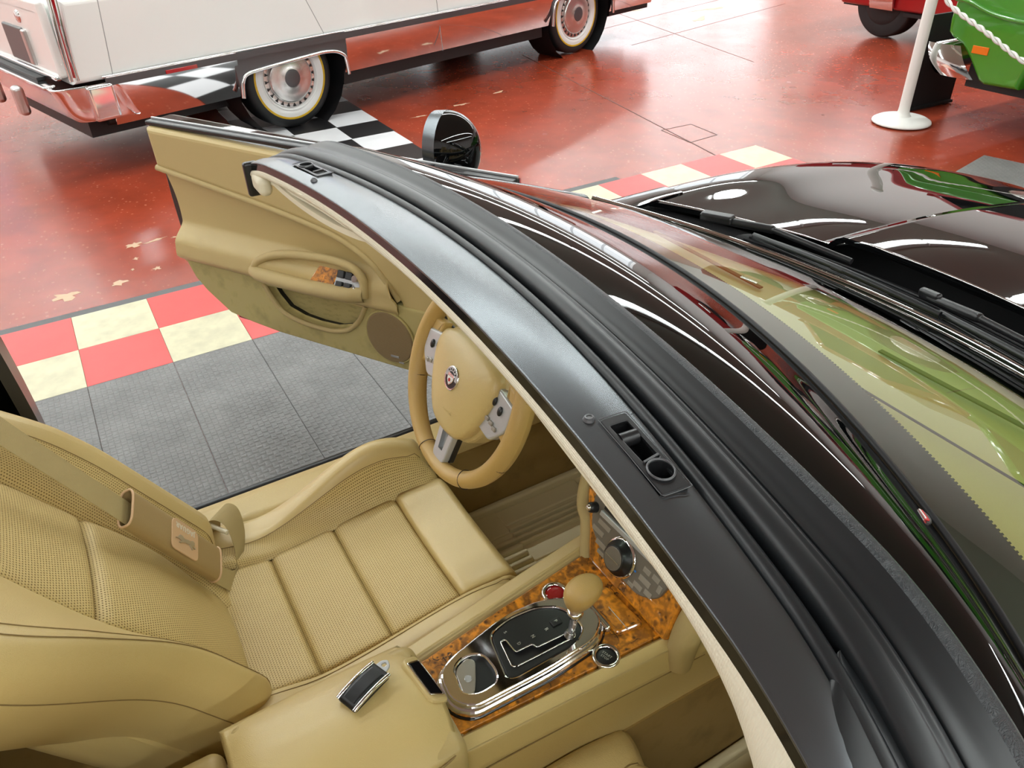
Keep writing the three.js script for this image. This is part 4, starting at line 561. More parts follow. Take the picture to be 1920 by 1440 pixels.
  const lt = mk('latch_bezel', plate(rpoly([[-0.045, -0.014], [0.038, -0.014], [0.045, 0.018], [-0.05, 0.018]], 0.012), 0.014, 0.005), M.door, ar); lt.applyMatrix4(frame([0.412, 0.606, 0.040], [0.12, -0.05, 0.99], [0.85, -0.52, -0.12], [0.52, 0.85, -0.03]));
  mk('latch_button', plate(rpoly([[-0.032, -0.009], [0.027, -0.009], [0.032, 0.011], [-0.034, 0.011]], 0.003), 0.006, 0.001).translate(0, 0, 0.002), M.gloss, lt, 'glossy black lid release');
  mk('latch_trim', tube([[-0.033, -0.010, 0.001], [0.028, -0.010, 0.001], [0.033, 0.012, 0.001], [-0.035, 0.012, 0.001]], 0.0013, 60, 6, true, 0.05), M.chrome, lt);
}
// centre stack
{
  const st = part('centre_stack', car), t = 65 * PI / 180; const F = frame([0.79, 0.54, 0], [0, 0, 1], [cos(t), sin(t), 0], [-sin(t), cos(t), 0]);
  const K = g => place(g, F);
  mk('stack_burl', K(plate(rpoly([[-0.080, -0.012], [0.132, -0.012], [0.128, 0.05], [0.165, 0.34], [-0.20, 0.34], [-0.148, 0.09], [-0.11, 0.04]], 0.012), 0.03, 0.006)), M.burl, st, 'burl walnut stack surround');
  mk('stack_body', K(rbox(0.30, 0.36, 0.10, 0.02, 0, 0.17, -0.072)), M.leather, st);
  mk('stack_edge', merge(K(tube([[-0.092, -0.02, -0.01], [-0.122, 0.04, -0.006], [-0.160, 0.09, -0.006], [-0.215, 0.34, -0.006]], 0.013, 40, 10))), M.door, st);
  mk('stack_edge', K(merge(tube([[0.150, -0.04, -0.03], [0.152, 0.04, -0.012], [0.160, 0.12, -0.01], [0.185, 0.34, -0.01]], 0.024, 40, 12))), M.door, st, 'tan padded edge of the stack');
  const pn = mk('stack_panel', K(plate(rpoly([[-0.040, 0.016], [0.052, 0.017], [0.088, 0.040], [0.096, 0.075], [0.128, 0.30], [-0.152, 0.30], [-0.118, 0.085], [-0.100, 0.047]], [0.02, 0.02, 0.014, 0.01, 0.01, 0.01, 0.01, 0.012]), 0.012, 0.003).translate(0, 0, 0.007)), M.stack, st, 'grey climate and radio panel');
  mk('knob_ring', K(lathe([[0.022, 0], [0.036, 0], [0.0355, 0.003], [0.031, 0.004]], 48).rotateX(PI / 2).translate(-0.011, 0.047, 0.007)), M.chrome, pn);
  mk('volume_knob', K(lathe([[0, 0.020], [0.021, 0.020], [0.0235, 0.018], [0.0245, 0.010], [0.031, 0.008], [0.032, 0]], 48).rotateX(PI / 2).translate(-0.011, 0.047, 0.007)), M.black, pn, 'large black rotary knob');
  mk('knob_face', K(lathe([[0, 0.0215], [0.019, 0.0212], [0.0205, 0.020]], 40).rotateX(PI / 2).translate(-0.011, 0.047, 0.007)), M.stack, pn);
  mk('knob_line', K(box(0.034, 0.0012, 0.001, -0.011, 0.047, 0.0287)), M.steel, pn);
  mk('small_knob', K(merge(lathe([[0, 0.016], [0.006, 0.016], [0.0095, 0.012], [0.010, 0]], 24).rotateX(PI / 2).translate(-0.108, 0.082, 0.007))), M.black, pn); mk('small_knob_cap', K(new THREE.SphereGeometry(0.006, 16, 10).translate(-0.108, 0.082, 0.022)), M.chrome, pn);
  mk('disc_slot', K(plate(rpoly([[-0.090, 0.080], [0.066, 0.084], [0.066, 0.094], [-0.090, 0.090]], 0.002), 0.008, 0.002).translate(0, 0, 0.012)), M.alloy, pn, 'bright disc slot bar');
  mk('slot_dark', K(box(0.15, 0.006, 0.004, -0.012, 0.097, 0.007)), M.dark, pn);
  const b = (x, y, w, h) => mk('panel_button', K(rbox(w - 0.003, h - 0.0025, 0.004, 0.0008, x, y, 0.0062)), M.button, pn);
  b(-0.072, 0.069, 0.036, 0.012); b(-0.080, 0.052, 0.034, 0.012); b(-0.062, 0.036, 0.030, 0.012); b(-0.052, 0.023, 0.026, 0.010);
  b(0.048, 0.066, 0.020, 0.012); b(0.070, 0.068, 0.020, 0.012); b(0.052, 0.049, 0.030, 0.013); b(0.084, 0.058, 0.012, 0.016); b(0.044, 0.032, 0.024, 0.012); b(0.068, 0.036, 0.020, 0.012); b(0.030, 0.024, 0.018, 0.009);
  for (let i = 0; i < 4; i++) { b(-0.09 + i * 0.055, 0.125, 0.045, 0.016); b(-0.09 + i * 0.055, 0.150, 0.045, 0.016); }
  mk('stack_screen', K(plate(rpoly([[-0.12, 0.18], [0.10, 0.18], [0.11, 0.29], [-0.13, 0.29]], 0.006), 0.004, 0.001).translate(0, 0, 0.009)), M.gloss, pn);
  mk('blue_mark', K(box(0.004, 0.003, 0.001, 0.030, 0.052, 0.0115)), M.blueGloss, pn);
}
// front seats: one builder, the passenger seat mirrored
function seat(name, zc, s, dy) {                 // s = +1: door side is -z
  const st = part(name, car); st.position.y = dy; const X = (x, y, w) => [x, y, zc + s * w];
  const baseY = x => 0.398 + 0.030 * ss(0.30, 0.62, x) + 0.012 * ss(0.30, 0.20, x);
  const front = 0.705;
  const sags = (x, w) => baseY(x) - 0.010 * (1 - sq(w / 0.17));
  const seam = (a, b, x) => 0.008 * (Math.exp(-(x - a) / 0.006) + Math.exp(-(b - x) / 0.006));
  const put = (nm, g, m, lab) => { if (s < 0) { place(g, new THREE.Matrix4()); } return mk(nm, g, m, st, lab); };
  const fix = g => s > 0 ? g : flip(g);
  const cw = 0.165;
  const ends = [[0.17, 0.306], [0.306, 0.444], [0.444, 0.588]];
  for (const [a, b] of ends) put('seat_panel', fix(pad((u, v) => { const w = lerp(cw, -cw, u), x = lerp(a, b, v); return X(x, sags(x, w) - seam(a, b, x) - 0.006 * Math.exp(-(cw - abs(w)) / 0.008), w); }, 24, 16, [0, -1, 0], 0.05)), M.perf, 'perforated tan seat panel');
  put('thigh_panel', fix(pad((u, v) => { const w = lerp(cw, -cw, u); const q = v * 0.20; const x = q < 0.10 ? 0.588 + q : 0.688 + 0.034 * sin((q - 0.10) / 0.10 * PI / 2); const y = baseY(min(x, 0.66)) + 0.004 - (q < 0.10 ? 0 : 0.085 * (1 - cos((q - 0.10) / 0.10 * PI / 2))); return X(x, y - 0.008 * Math.exp(-q / 0.006) - 0.006 * Math.exp(-(cw - abs(w)) / 0.008) - 0.008 * (1 - sq(w / cw)), w); }, 24, 24, [0, -1, 0], 0.08)), M.leather, 'smooth tan front edge of the seat');
  for (const d of [-1, 1]) {            // d = -1: door side
    const hgt = d < 0 ? 0.105 : 0.060, hx = x => d < 0 ? 0.10 + 0.90 * ss(0.26, 0.58, x) : 1;
    const prof = [[0.162, -0.010], [0.178, 0.010], [0.200, 0.045], [0.222, hgt * 0.92], [0.245, hgt], [0.268, hgt * 0.85], [0.284, hgt * 0.35], [0.290, -0.03], [0.288, -0.10], [0.28, -0.19]];
    const pc = new THREE.CatmullRomCurve3(prof.map(p => v3(p[0], p[1], 0)), false, 'centripetal');
    const bol = (v0, v1, nu, nv) => grid((u, v) => { const q = pc.getPoint(lerp(v0, v1, v)); const t = u; const x = lerp(0.14, 0.71, t); const f = 1 - 0.80 * sq(sq(clamp((t - 0.55) / 0.45))) ; const r = ss(1.0, 0.93, t); const nar = 1 - 0.05 * sq(t); const y = sags(min(x, 0.66), 0.17) + (q.y > 0 ? q.y * f * (0.55 + 0.45 * r) * hx(x) : q.y) - 0.10 * sq(1 - r) ; return X(x + 0.012 * sin(v * PI), y + 0.012 * ss(0.3, 0, t), d * q.x * nar); }, 44, nv);
    const flipd = g => d * s > 0 ? flip(g) : g;
    put('bolster_inside', flipd(bol(0, 0.28, 44, 12)), d < 0 && s > 0 ? M.perf : M.leather); put('bolster_outside', flipd(bol(0.28, 1, 44, 28)), M.leather);
    put('bolster_seam', tube(Array.from({ length: 18 }, (_, k) => { const g = bol(0.28, 0.281, 44, 1); const p = g.attributes.position, i = Math.round(k / 17 * 44); return [p.getX(i), p.getY(i) + 0.0006, p.getZ(i)]; }), 0.0008, 40, 5), M.stitch);
  }
  put('seat_base', rbox(0.46, 0.15, 0.44, 0.03, 0.40, 0.245, zc), M.suede);
  // backrest in its own frame: o = hinge line, b up the back, f out of the back
  const rec = 29 * PI / 180, B = [-sin(rec), cos(rec)], Fv = [cos(rec), sin(rec)], O = [0.19, 0.42]; const zb = zc + s * 0.015;
  const BK = (v, w, d) => [O[0] + B[0] * v + Fv[0] * d, O[1] + B[1] * v + Fv[1] * d, zb + s * w];
  const hp = v => 0.118 + 0.012 * sin(clamp(v / 0.5) * PI);
  const lumbar = (v, w) => 0.018 * Math.exp(-sq((v - 0.18) / 0.14)) - 0.006 * sq(w / 0.12);
  for (const [a, b] of [[-0.03, 0.316], [0.316, 0.52]]) put('back_panel', fix(pad((u, v) => { const y = lerp(a, b, v), h = hp(y) * (b > 0.4 ? 1 - 0.35 * sq(clamp((y - 0.42) / 0.10)) : 1), w = lerp(-h, h, u) * -1; return BK(y, w, lumbar(y, w) - 0.009 * (Math.exp(-(y - a) / 0.006) + Math.exp(-(b - y) / 0.006)) - 0.006 * Math.exp(-(h - abs(w)) / 0.007)); }, 22, 26, [-Fv[0], -Fv[1], 0], 0.05)), M.perf, 'perforated tan backrest panel');
  const hcR = v => 0.178 + 0.12 * ss(0.15, 0.56, v), hcL = v => 0.250 - 0.07 * ss(0.28, 0.6, v), dp = v => 0.056 * ss(-0.06, 0.06, v) * lerp(1, 0.55, ss(0.40, 0.62, v)) + 0.004;
  for (const d of [-1, 1]) {
    const hc = d < 0 ? hcL : hcR;
    const side = v => { const h = hp(v) - 0.004, c = hc(v), e = dp(v); return [[h, -0.012], [h + 0.012, 0.004], [lerp(h, c, 0.5), e * 0.55], [c, e], [c + 0.022, e * 0.86], [c + 0.040, e * 0.45], [c + 0.046, -0.03], [c + 0.036, -0.085], [c + 0.012, -0.125], [c - 0.06, -0.14]]; };
    const bol = (t0, t1, nu, nv) => grid((u, v) => { const y = lerp(-0.055, 0.60, u); const cv = new THREE.CatmullRomCurve3(side(y).map(p => v3(p[0], p[1], 0)), false, 'centripetal'); const q = cv.getPoint(lerp(t0, t1, v)); const end = 0.05 * sq(ss(0.06, -0.055, y)); const tp = ss(0.60, 0.52, y); return BK(y + end * 0.2, d * (q.x * lerp(0.90, 1, tp) - end), q.y * lerp(0.75, 1, tp)); }, nu, nv);
    const flipd = g => d * s > 0 ? g : flip(g);
    const sp = 0.315, wg = d < 0 ? 0.27 : 0.20;
    put('backrest_wing', flipd(bol(0, wg, 44, 14)), d < 0 ? M.perf : M.leather); put('backrest_roll', flipd(bol(wg, sp, 44, 10)), M.leather); put('backrest_side', flipd(bol(sp, 1, 44, 26)), M.leather);
    for (const t0 of d < 0 ? [0.27] : [sp - 0.014, sp + 0.014, 0.62]) put('backrest_seam', tube(Array.from({ length: 22 }, (_, k) => { const y = lerp(-0.05, 0.59, k / 21); const cv = new THREE.CatmullRomCurve3(side(y).map(p => v3(p[0], p[1], 0)), false, 'centripetal'); const q = cv.getPoint(t0); const end = 0.05 * sq(ss(0.06, -0.055, y)), tp = ss(0.60, 0.52, y); return BK(y + end * 0.2, d * (q.x * lerp(0.90, 1, tp) - end), q.y * lerp(0.75, 1, tp)).map((c, i) => c + (i === 2 ? d * s * 0.0006 : 0.0004)); }), 0.0008, 60, 5), M.stitch);
  }
  put('backrest_shell', (() => { const g = rbox(0.08, 0.66, 0.46, 0.035); g.rotateZ(rec); const c = BK(0.26, 0, -0.115); return g.translate(c[0], c[1], c[2]); })(), M.leather);
  put('headrest', (() => { const g = rbox(0.11, 0.22, 0.30, 0.05, 0, 0, 0, 5); g.rotateZ(rec); const c = BK(0.64, 0, -0.03); return g.translate(c[0], c[1], c[2]); })(), M.leather);
  return st;
}
function flip(g) { const n = g.attributes.normal; if (g.index) { const a = g.index.array; for (let i = 0; i < a.length; i += 3) { const t = a[i]; a[i] = a[i + 1]; a[i + 1] = t; } } g.computeVertexNormals(); return g; }
seat('driver_seat', -0.368, 1, 0);
seat('passenger_seat', 0.425, -1, -0.04);
// driver belt with its guide
{
  const sb = part('seat_belt', car);
  const ribbon = (pts, wdir, w, n = 50) => { const c = curve(pts); return shell((u, v) => { const p = c.getPoint(v), d = A3(typeof wdir === 'function' ? wdir(v) : wdir).normalize(); return p.addScaledVector(d, (u - 0.5) * w).toArray(); }, 4, n, 0.0014); };
  const A = [-0.05, 1.06, -0.420], E = [0.212, 0.425, -0.492];
  mk('belt_webbing', ribbon([A, [-0.005, 0.935, -0.428], [0.06, 0.79, -0.440], [0.125, 0.645, -0.452], [0.18, 0.50, -0.475], E], [0.30, 0.12, -0.92], 0.046), M.belt, sb);
  mk('belt_loop', ribbon([E, [0.225, 0.405, -0.50], [0.245, 0.402, -0.535], [0.262, 0.43, -0.575], [0.262, 0.465, -0.612], [0.240, 0.468, -0.635], [0.218, 0.43, -0.63], [0.205, 0.36, -0.62]], v => [lerp(0.30, 0.9, v), lerp(0.12, 0.2, v), lerp(-0.92, -0.2, v)], 0.046, 60), M.belt, sb);
  mk('belt_guide', merge(rod([0.195, 0.452, -0.665], [0.245, 0.452, -0.585], 0.005, 10)), M.visor, sb);
  mk('belt_slot', rbox(0.05, 0.006, 0.010, 0.002, 0.225, 0.41, -0.60).rotateY(0), M.dark, sb);
}
// ---------------------------------------------------------------- loose things in the cabin
{ // shoulder pad on the belt
  const A = v3(0.082, 0.742, -0.443), E = v3(0.205, 0.462, -0.484), ax = E.clone().sub(A).normalize(), w = v3(0.30, 0.12, -0.92); w.addScaledVector(ax, -w.dot(ax)).normalize(); const n = ax.clone().cross(w).normalize(); if (n.x < 0) n.negate();
  const mid = A.clone().add(E).multiplyScalar(0.5), Lh = A.distanceTo(E) / 2 * 0.80;
  const g = thing('belt_pad', 'brown leather belt pad with pale emblem patch on driver belt', 'belt pad');
  const T = frame(mid.clone().addScaledVector(n, 0.006).addScaledVector(ax, 0.012).toArray(), ax.toArray(), w.toArray(), n.toArray());
  const P = q => place(q, T);
  mk('sleeve', P(grid((u, v) => { const a = u * 2 * PI; return [lerp(-Lh, Lh, v), 0.036 * Math.sign(cos(a)) * Math.pow(abs(cos(a)), 0.5), 0.013 * Math.sign(sin(a)) * Math.pow(abs(sin(a)), 0.7)]; }, 40, 10, true)), M.beltPad, g);
  for (const s of [-1, 1]) mk('piping', P(tube(Array.from({ length: 24 }, (_, k) => { const a = k / 24 * 2 * PI; return [s * Lh, 0.036 * Math.sign(cos(a)) * Math.pow(abs(cos(a)), 0.5), 0.013 * Math.sign(sin(a)) * Math.pow(abs(sin(a)), 0.7)]; }), 0.0022, 60, 6, true)), M.patch, g);
  const pt = mk('emblem_patch', P(plate(rpoly([[-0.036, -0.034], [0.038, -0.034], [0.038, 0.022], [0.030, 0.030], [-0.028, 0.030], [-0.036, 0.022]], 0.012), 0.0025, 0.0008).translate(0.012, 0, 0.0152)), M.patch, g, 'pale tan stitched patch');
  // raised word along the outer edge and a leaping cat
  const dir = T.determinant() < 0 ? -1 : 1;
  mk('patch_word', P(text('JAGUAR', 0.0105, 0.0006).scale(dir < 0 ? -1 : 1, 1, 1).rotateZ(PI).translate(0.013, 0.018, 0.0154)), M.headliner, pt);
  const cat = [[-0.026, -0.004], [-0.020, -0.001], [-0.016, 0.003], [-0.011, 0.004], [-0.004, 0.001], [0.004, 0.003], [0.010, 0.003], [0.015, 0.006], [0.019, 0.005], [0.021, 0.002], [0.018, -0.001], [0.023, -0.003], [0.022, -0.0045], [0.014, -0.003], [0.017, -0.007], [0.015, -0.008], [0.008, -0.003], [0.0, -0.003], [-0.007, -0.005], [-0.014, -0.008], [-0.018, -0.008], [-0.012, -0.004], [-0.018, -0.003]];
  mk('leaping_cat', P(plate(cat.map(p => [p[0] * 1.15, p[1] * 1.4]), 0.0018, 0.0003).translate(0.014, -0.006, 0.0168)), M.steel, pt, 'silver leaping cat');
}
{ // key
  const g = thing('car_key', 'black and silver car key lying on tan armrest lid', 'key'); const T = frame([0.330, 0.623, 0.018], [0.93, 0.05, -0.37], [-0.37, 0, -0.93], [-0.05, 1, 0.02]);
  const P = q => place(q, T);
  const arch = (w, hh) => (u, v) => { const x = lerp(-0.034, 0.034, v), y = (u - 0.5) * w; return [x, y, hh - 0.006 * sq(x / 0.034)]; };
  mk('key_body', P(rbox(0.068, 0.036, 0.011, 0.004, 0, 0, 0)), M.black, g); mk('key_top', P(pad((u, v) => { const q = arch(0.026, 0.0095)(1 - u, v); return q; }, 6, 14, [0, 0, -1], 0.004)), M.rubber, g);
  for (const s of [-1, 1]) mk('key_bar', P(tube(Array.from({ length: 9 }, (_, k) => { const x = lerp(-0.034, 0.034, k / 8); return [x, s * 0.0165, 0.0065 - 0.004 * sq(x / 0.034)]; }), 0.0034, 20, 8)), M.chrome, g, 'chrome side bar of the key');
  mk('key_loop', P(plate(rpoly([[0.030, -0.011], [0.045, -0.007], [0.050, 0.002], [0.044, 0.009], [0.030, 0.012]], 0.003), 0.004, 0.001, [circle(0.041, 0.001, 0.0035, 14)]).translate(0, 0, 0.003)), M.alloy, g);
}
function floorMat(name, label, zc, s, x0, x1) {
  const g = thing(name, label, 'floor mat', [0, 0, 0], 0); const y = 0.142;
  const Q = (x, z, w, h, d, r = 0.004) => rbox(w, h, d, r, x, y + h / 2, zc + s * z, 2);
  const L = x1 - x0, cx = (x0 + x1) / 2;
  mk('mat_tray', boxUV(Q(cx, 0, L, 0.010, 0.46, 0.004)), M.mat, g);
  for (const z of [-0.225, 0.225]) mk('mat_rim', Q(cx, z, L, 0.034, 0.020, 0.008), M.mat, g);
  for (const x of [x0 + 0.01, x1 - 0.01]) mk('mat_rim', Q(x, 0, 0.020, 0.034, 0.46, 0.008), M.mat, g);
  for (let i = 0; i < 4; i++) { mk('mat_rib', Q(cx + 0.10, -0.135 + i * 0.018, L * 0.42, 0.022, 0.008, 0.003), M.mat, g); mk('mat_rib', Q(cx + 0.10, -0.005 + i * 0.018, L * 0.42, 0.022, 0.008, 0.003), M.mat, g); }
  mk('mat_block', Q(cx + 0.10, -0.185, L * 0.42, 0.014, 0.055, 0.004), M.mat, g); mk('mat_block', Q(cx + 0.10, -0.040, L * 0.42, 0.014, 0.045, 0.004), M.mat, g); mk('mat_block', Q(cx + 0.10, 0.13, L * 0.42, 0.014, 0.11, 0.004), M.mat, g);
  for (let i = 0; i < 8; i++) mk('mat_rib', Q(cx - 0.10, -0.10 + i * 0.024, L * 0.26, 0.024, 0.013, 0.005), M.mat, g);
  for (let i = 0; i < 5; i++) mk('mat_bar', Q(cx - 0.02 - i * 0.028, 0.165, 0.012, 0.024, 0.075, 0.005), M.mat, g);
  mk('mat_block', Q(cx - 0.10, -0.175, L * 0.26, 0.014, 0.085, 0.004), M.mat, g);
  for (let i = 0; i < 4; i++) mk('mat_flap', rbox(L / 4 - 0.008, 0.05, 0.012, 0.005, x0 + (i + 0.5) * L / 4, y + 0.055, zc + s * -0.262, 2), M.mat, g);
  return g;
}
floorMat('floor_mat', 'beige ribbed rubber floor mat below the steering wheel', -0.40, 1, 0.60, 1.20);
floorMat('floor_mat', 'beige ribbed rubber floor mat in passenger footwell', 0.42, -1, 0.60, 1.20);

// ---------------------------------------------------------------- white sedan: local x forward, z to its passenger side, base at rear axle
{
  const d = [0.96737, -0.25336]; const ry = Math.atan2(0.25336, 0.96737);
  const g = thing('white_sedan', 'long white vintage sedan with whitewall tyres and chrome lower trim', 'car', [1.70, 0, -4.80], ry);
  // local: x along, z outward to camera; body side plane at z = 0 -> centre at z = -0.97
  const zc = -0.97, HW = 0.97;
  const archR = [[-0.42, 0.30], [-0.40, 0.40], [-0.33, 0.445], [0.20, 0.475], [0.33, 0.462], [0.395, 0.42], [0.41, 0.30]], archF = archR.map(p => [p[0] + 2.98, p[1] + (p[1] > 0.35 ? 0.06 : 0)]);
  const body = [[-1.39, 0.56], ...[], [4.05, 0.56], [4.10, 0.75], [4.05, 0.93], [3.0, 0.98], [1.2, 0.985], [0.2, 0.985], [-0.8, 0.985], [-1.33, 0.985]].map(p => p);
  mk('body_shell', place(plate(body, 2 * HW, 0.03, [], 0, 5), frame([0, 0, 0.0], [1, 0, 0], [0, 1, 0], [0, 0, 1])), M.white, g, 'cream white upper body');
  mk('underbody', merge(box(0.75, 0.28, 1.76, -0.86, 0.46, zc), box(2.1, 0.36, 1.80, 1.47, 0.39, zc), box(0.6, 0.34, 1.80, 3.75, 0.42, zc), box(5.3, 0.3, 1.36, 1.35, 0.34, zc)), M.dark, g);
  // bulging chrome trim between wheel openings
  const trim = (xa, xb, ta, tb) => shell((u, v) => { const x = lerp(xa + ta * sq(v), xb - tb * v, u); const a = v * PI; return [x, lerp(0.575, 0.300, v), 0.032 + 0.006 * sin(a) - 0.062 * Math.pow(v, 1.25)]; }, 24, 14, 0.008);
  mk('chrome_sill', trim(-1.22, -0.41, 0, 0), M.chrome, g, 'wide chrome lower trim'); mk('chrome_sill', trim(0.42, 2.56, 0, 0), M.chrome, g, 'wide chrome lower trim'); mk('chrome_sill', trim(3.40, 4.05, 0, 0), M.chrome, g, 'wide chrome lower trim');
  for (const x of [0, 2.98]) { const A = x ? archF : archR; mk('arch_lip', tube(A.map(p => [p[0], p[1], 0.028]), 0.013, 60, 8, false, 0.3), M.chrome, g); mk('arch_panel', place(plate([...A, [A[6][0] + 0.02, 0.58], [A[0][0] - 0.02, 0.58]], 0.02, 0.003), frame([0, 0, 0.024], [1, 0, 0], [0, 1, 0], [0, 0, 1])), M.hubDark, g); mk('wheel_house', new THREE.CylinderGeometry(0.42, 0.42, 0.3, 24, 1, true).rotateX(PI / 2).translate(x, 0.36, -0.19), M.dark, g); }
  mk('trim_bead', rod([-1.24, 0.580, 0.022], [4.05, 0.580, 0.022], 0.007, 8), M.chrome, g); mk('trim_stripe', box(5.28, 0.040, 0.008, 1.41, 0.553, 0.031), M.hubDark, g, 'dark stripe along the chrome trim');
  for (const [x, y, x2, y2] of [[0.12, 0.92, 0.27, 0.585], [1.27, 0.95, 1.29, 0.31], [2.43, 0.95, 2.42, 0.60], [-1.13, 0.97, -1.17, 0.58]]) mk('panel_gap', rod([x, y, -0.001], [x2, y2, -0.001 + (y2 < 0.5 ? 0.03 : 0)], 0.0026, 6), M.gapGrey, g);
  mk('quarter_bead', rod([-1.1, 0.955, -0.008], [0.1, 0.965, -0.006], 0.006, 8), M.chrome, g); mk('side_marker', rbox(0.20, 0.022, 0.012, 0.003, -0.78, 0.545, 0.036), M.redLens, g, 'slim red side marker');
  // tail: corner lamp, deck, bumper
  mk('tail_lamp', shell((u, v) => { const y = lerp(0.60, 1.02, v); return [-1.366 + 0.007 * u + 0.02 * v, y, 0.004 - 0.05 * (1 - u) * 0.3]; }, 2, 10, 0.02), M.redLens, g, 'tall slim red tail lamp'); for (const s of [0, 1]) mk('lamp_bezel', tube([[-1.40 + s * 0.034, 0.585, 0.008], [-1.395 + s * 0.034, 0.8, 0.010], [-1.375 + s * 0.034, 1.04, 0.0]], 0.010, 20, 8), M.chrome, g);
  mk('tail_panel', rbox(0.05, 0.40, 1.80, 0.02, -1.405, 0.79, zc), M.white, g); mk('tail_deck_lip', rbox(0.06, 0.03, 1.70, 0.012, -1.40, 0.93, zc), M.white, g); mk('plate_recess', rbox(0.03, 0.20, 0.34, 0.01, -1.43, 0.72, -0.62), M.hubDark, g); mk('plate_side', rbox(0.03, 0.19, 0.05, 0.01, -1.437, 0.72, -0.42), M.steel, g);
  mk('tail_trim', rbox(0.04, 0.03, 1.78, 0.012, -1.435, 0.595, zc), M.chrome, g); mk('lock_badge', lathe([[0, 0.012], [0.03, 0.01], [0.035, 0]], 24).rotateZ(PI / 2).translate(-1.43, 0.88, -0.45), M.chrome, g);
  const bp = part('rear_bumper', g);
  mk('bumper_bar', grid((u, v) => { const a = u * 2 * PI; const t = v; const x0 = t < 0.8 ? -1.50 : lerp(-1.50, -1.20, ss(0.8, 1, t)) , z = t < 0.8 ? lerp(-1.95, -0.06, t / 0.8) : lerp(-0.06, 0.035, Math.sqrt((t - 0.8) / 0.2)); return [x0 - 0.022 * Math.sign(cos(a)) * Math.pow(abs(cos(a)), 0.5) + 0.10 * (1 - sin(a)) * 0.5, 0.45 + 0.10 * Math.sign(sin(a)) * Math.pow(abs(sin(a)), 0.6) , z - 0.03 * cos(a) * (t > 0.8 ? 0 : 0)]; }, 24, 40, true), M.chrome, bp, 'deep chrome rear bumper');
  mk('bumper_cap', rbox(0.15, 0.20, 0.05, 0.02, -1.27, 0.450, 0.016), M.chrome, bp); mk('bumper_step', rbox(0.07, 0.02, 1.75, 0.008, -1.49, 0.552, -0.98), M.chrome, bp); mk('bumper_slot', rbox(0.05, 0.02, 1.4, 0.005, -1.47, 0.572, -0.98), M.dark, bp);
  for (const z of [-0.52, -0.98, -1.44]) mk('bumper_guard', rbox(0.06, 0.17, 0.085, 0.025, -1.558, 0.43, z), M.steel, bp, 'steel bumper guard');
  mk('exhaust_tip', new THREE.CylinderGeometry(0.03, 0.03, 0.2, 16).rotateZ(PI / 2).translate(-1.10, 0.28, -0.25), M.dark, g);
  // cabin above the belt line
  mk('roof', place(plate(rpoly([[0.15, 0.97], [0.75, 1.34], [2.05, 1.36], [2.75, 0.97]], 0.12), 1.56, 0.10, [], 0, 5), frame([0, 0, -0.19], [1, 0, 0], [0, 1, 0], [0, 0, 1])), M.vinyl, g); for (const z of [-0.186, -1.754]) mk('side_glass', box(1.5, 0.26, 0.006, 1.42, 1.13, z), M.gloss, g);
  mk('deck_lid', rbox(1.5, 0.04, 1.7, 0.02, -0.55, 0.985, zc), M.white, g); mk('hood_panel', rbox(1.4, 0.05, 1.7, 0.02, 3.35, 0.965, zc), M.white, g);
  // wheels
  for (const [x, z, fl] of [[0, -0.075, 1], [2.98, -0.075, 1], [0, -1.865, -1], [2.98, -1.865, -1]]) {
    const w = part('wheel', g); w.position.set(x, 0.335, z); if (fl < 0) w.rotation.y = PI;
    const L = p => lathe(p, 56).rotateX(PI / 2);
    mk('tyre', L([[0.19, -0.20], [0.27, -0.205], [0.315, -0.19], [0.334, -0.16], [0.335, -0.04], [0.325, -0.012], [0.30, 0.0], [0.275, 0.0015]]), M.tyre, w); mk('gold_stripe', L([[0.277, 0.0005], [0.270, 0.0030], [0.262, 0.0022], [0.260, 0.0]]), M.gold, w, 'thin gold stripe'); mk('white_band', L([[0.262, 0.0005], [0.245, 0.0035], [0.225, 0.0020], [0.218, -0.004]]), M.whitewall, w, 'white tyre band');
    mk('wheel_rim', L([[0.220, -0.004], [0.214, 0.004], [0.207, 0.0], [0.200, -0.012], [0.19, -0.03], [0.0, -0.03]]), M.whitewall, w);
    mk('hubcap', L([[0.0, 0.030], [0.03, 0.030], [0.045, 0.026], [0.065, 0.028], [0.07, 0.020], [0.11, 0.016], [0.150, 0.014], [0.165, 0.006], [0.168, -0.02]]), M.hub, w); mk('hub_badge', L([[0, 0.0345], [0.028, 0.034], [0.040, 0.031], [0.056, 0.0315], [0.060, 0.026]]), M.hubDark, w);
    for (let k = 0; k < 24; k++) { const a = k / 24 * 2 * PI; mk('vent', plate([[-0.011, 0.190], [0.011, 0.190], [0, 0.166]], 0.004, 0).rotateZ(a).translate(0, 0, -0.006), M.dark, w); }
    mk('vent_ring', L([[0.163, -0.012], [0.178, -0.010], [0.197, -0.012]]), M.hub, w);
  }
}
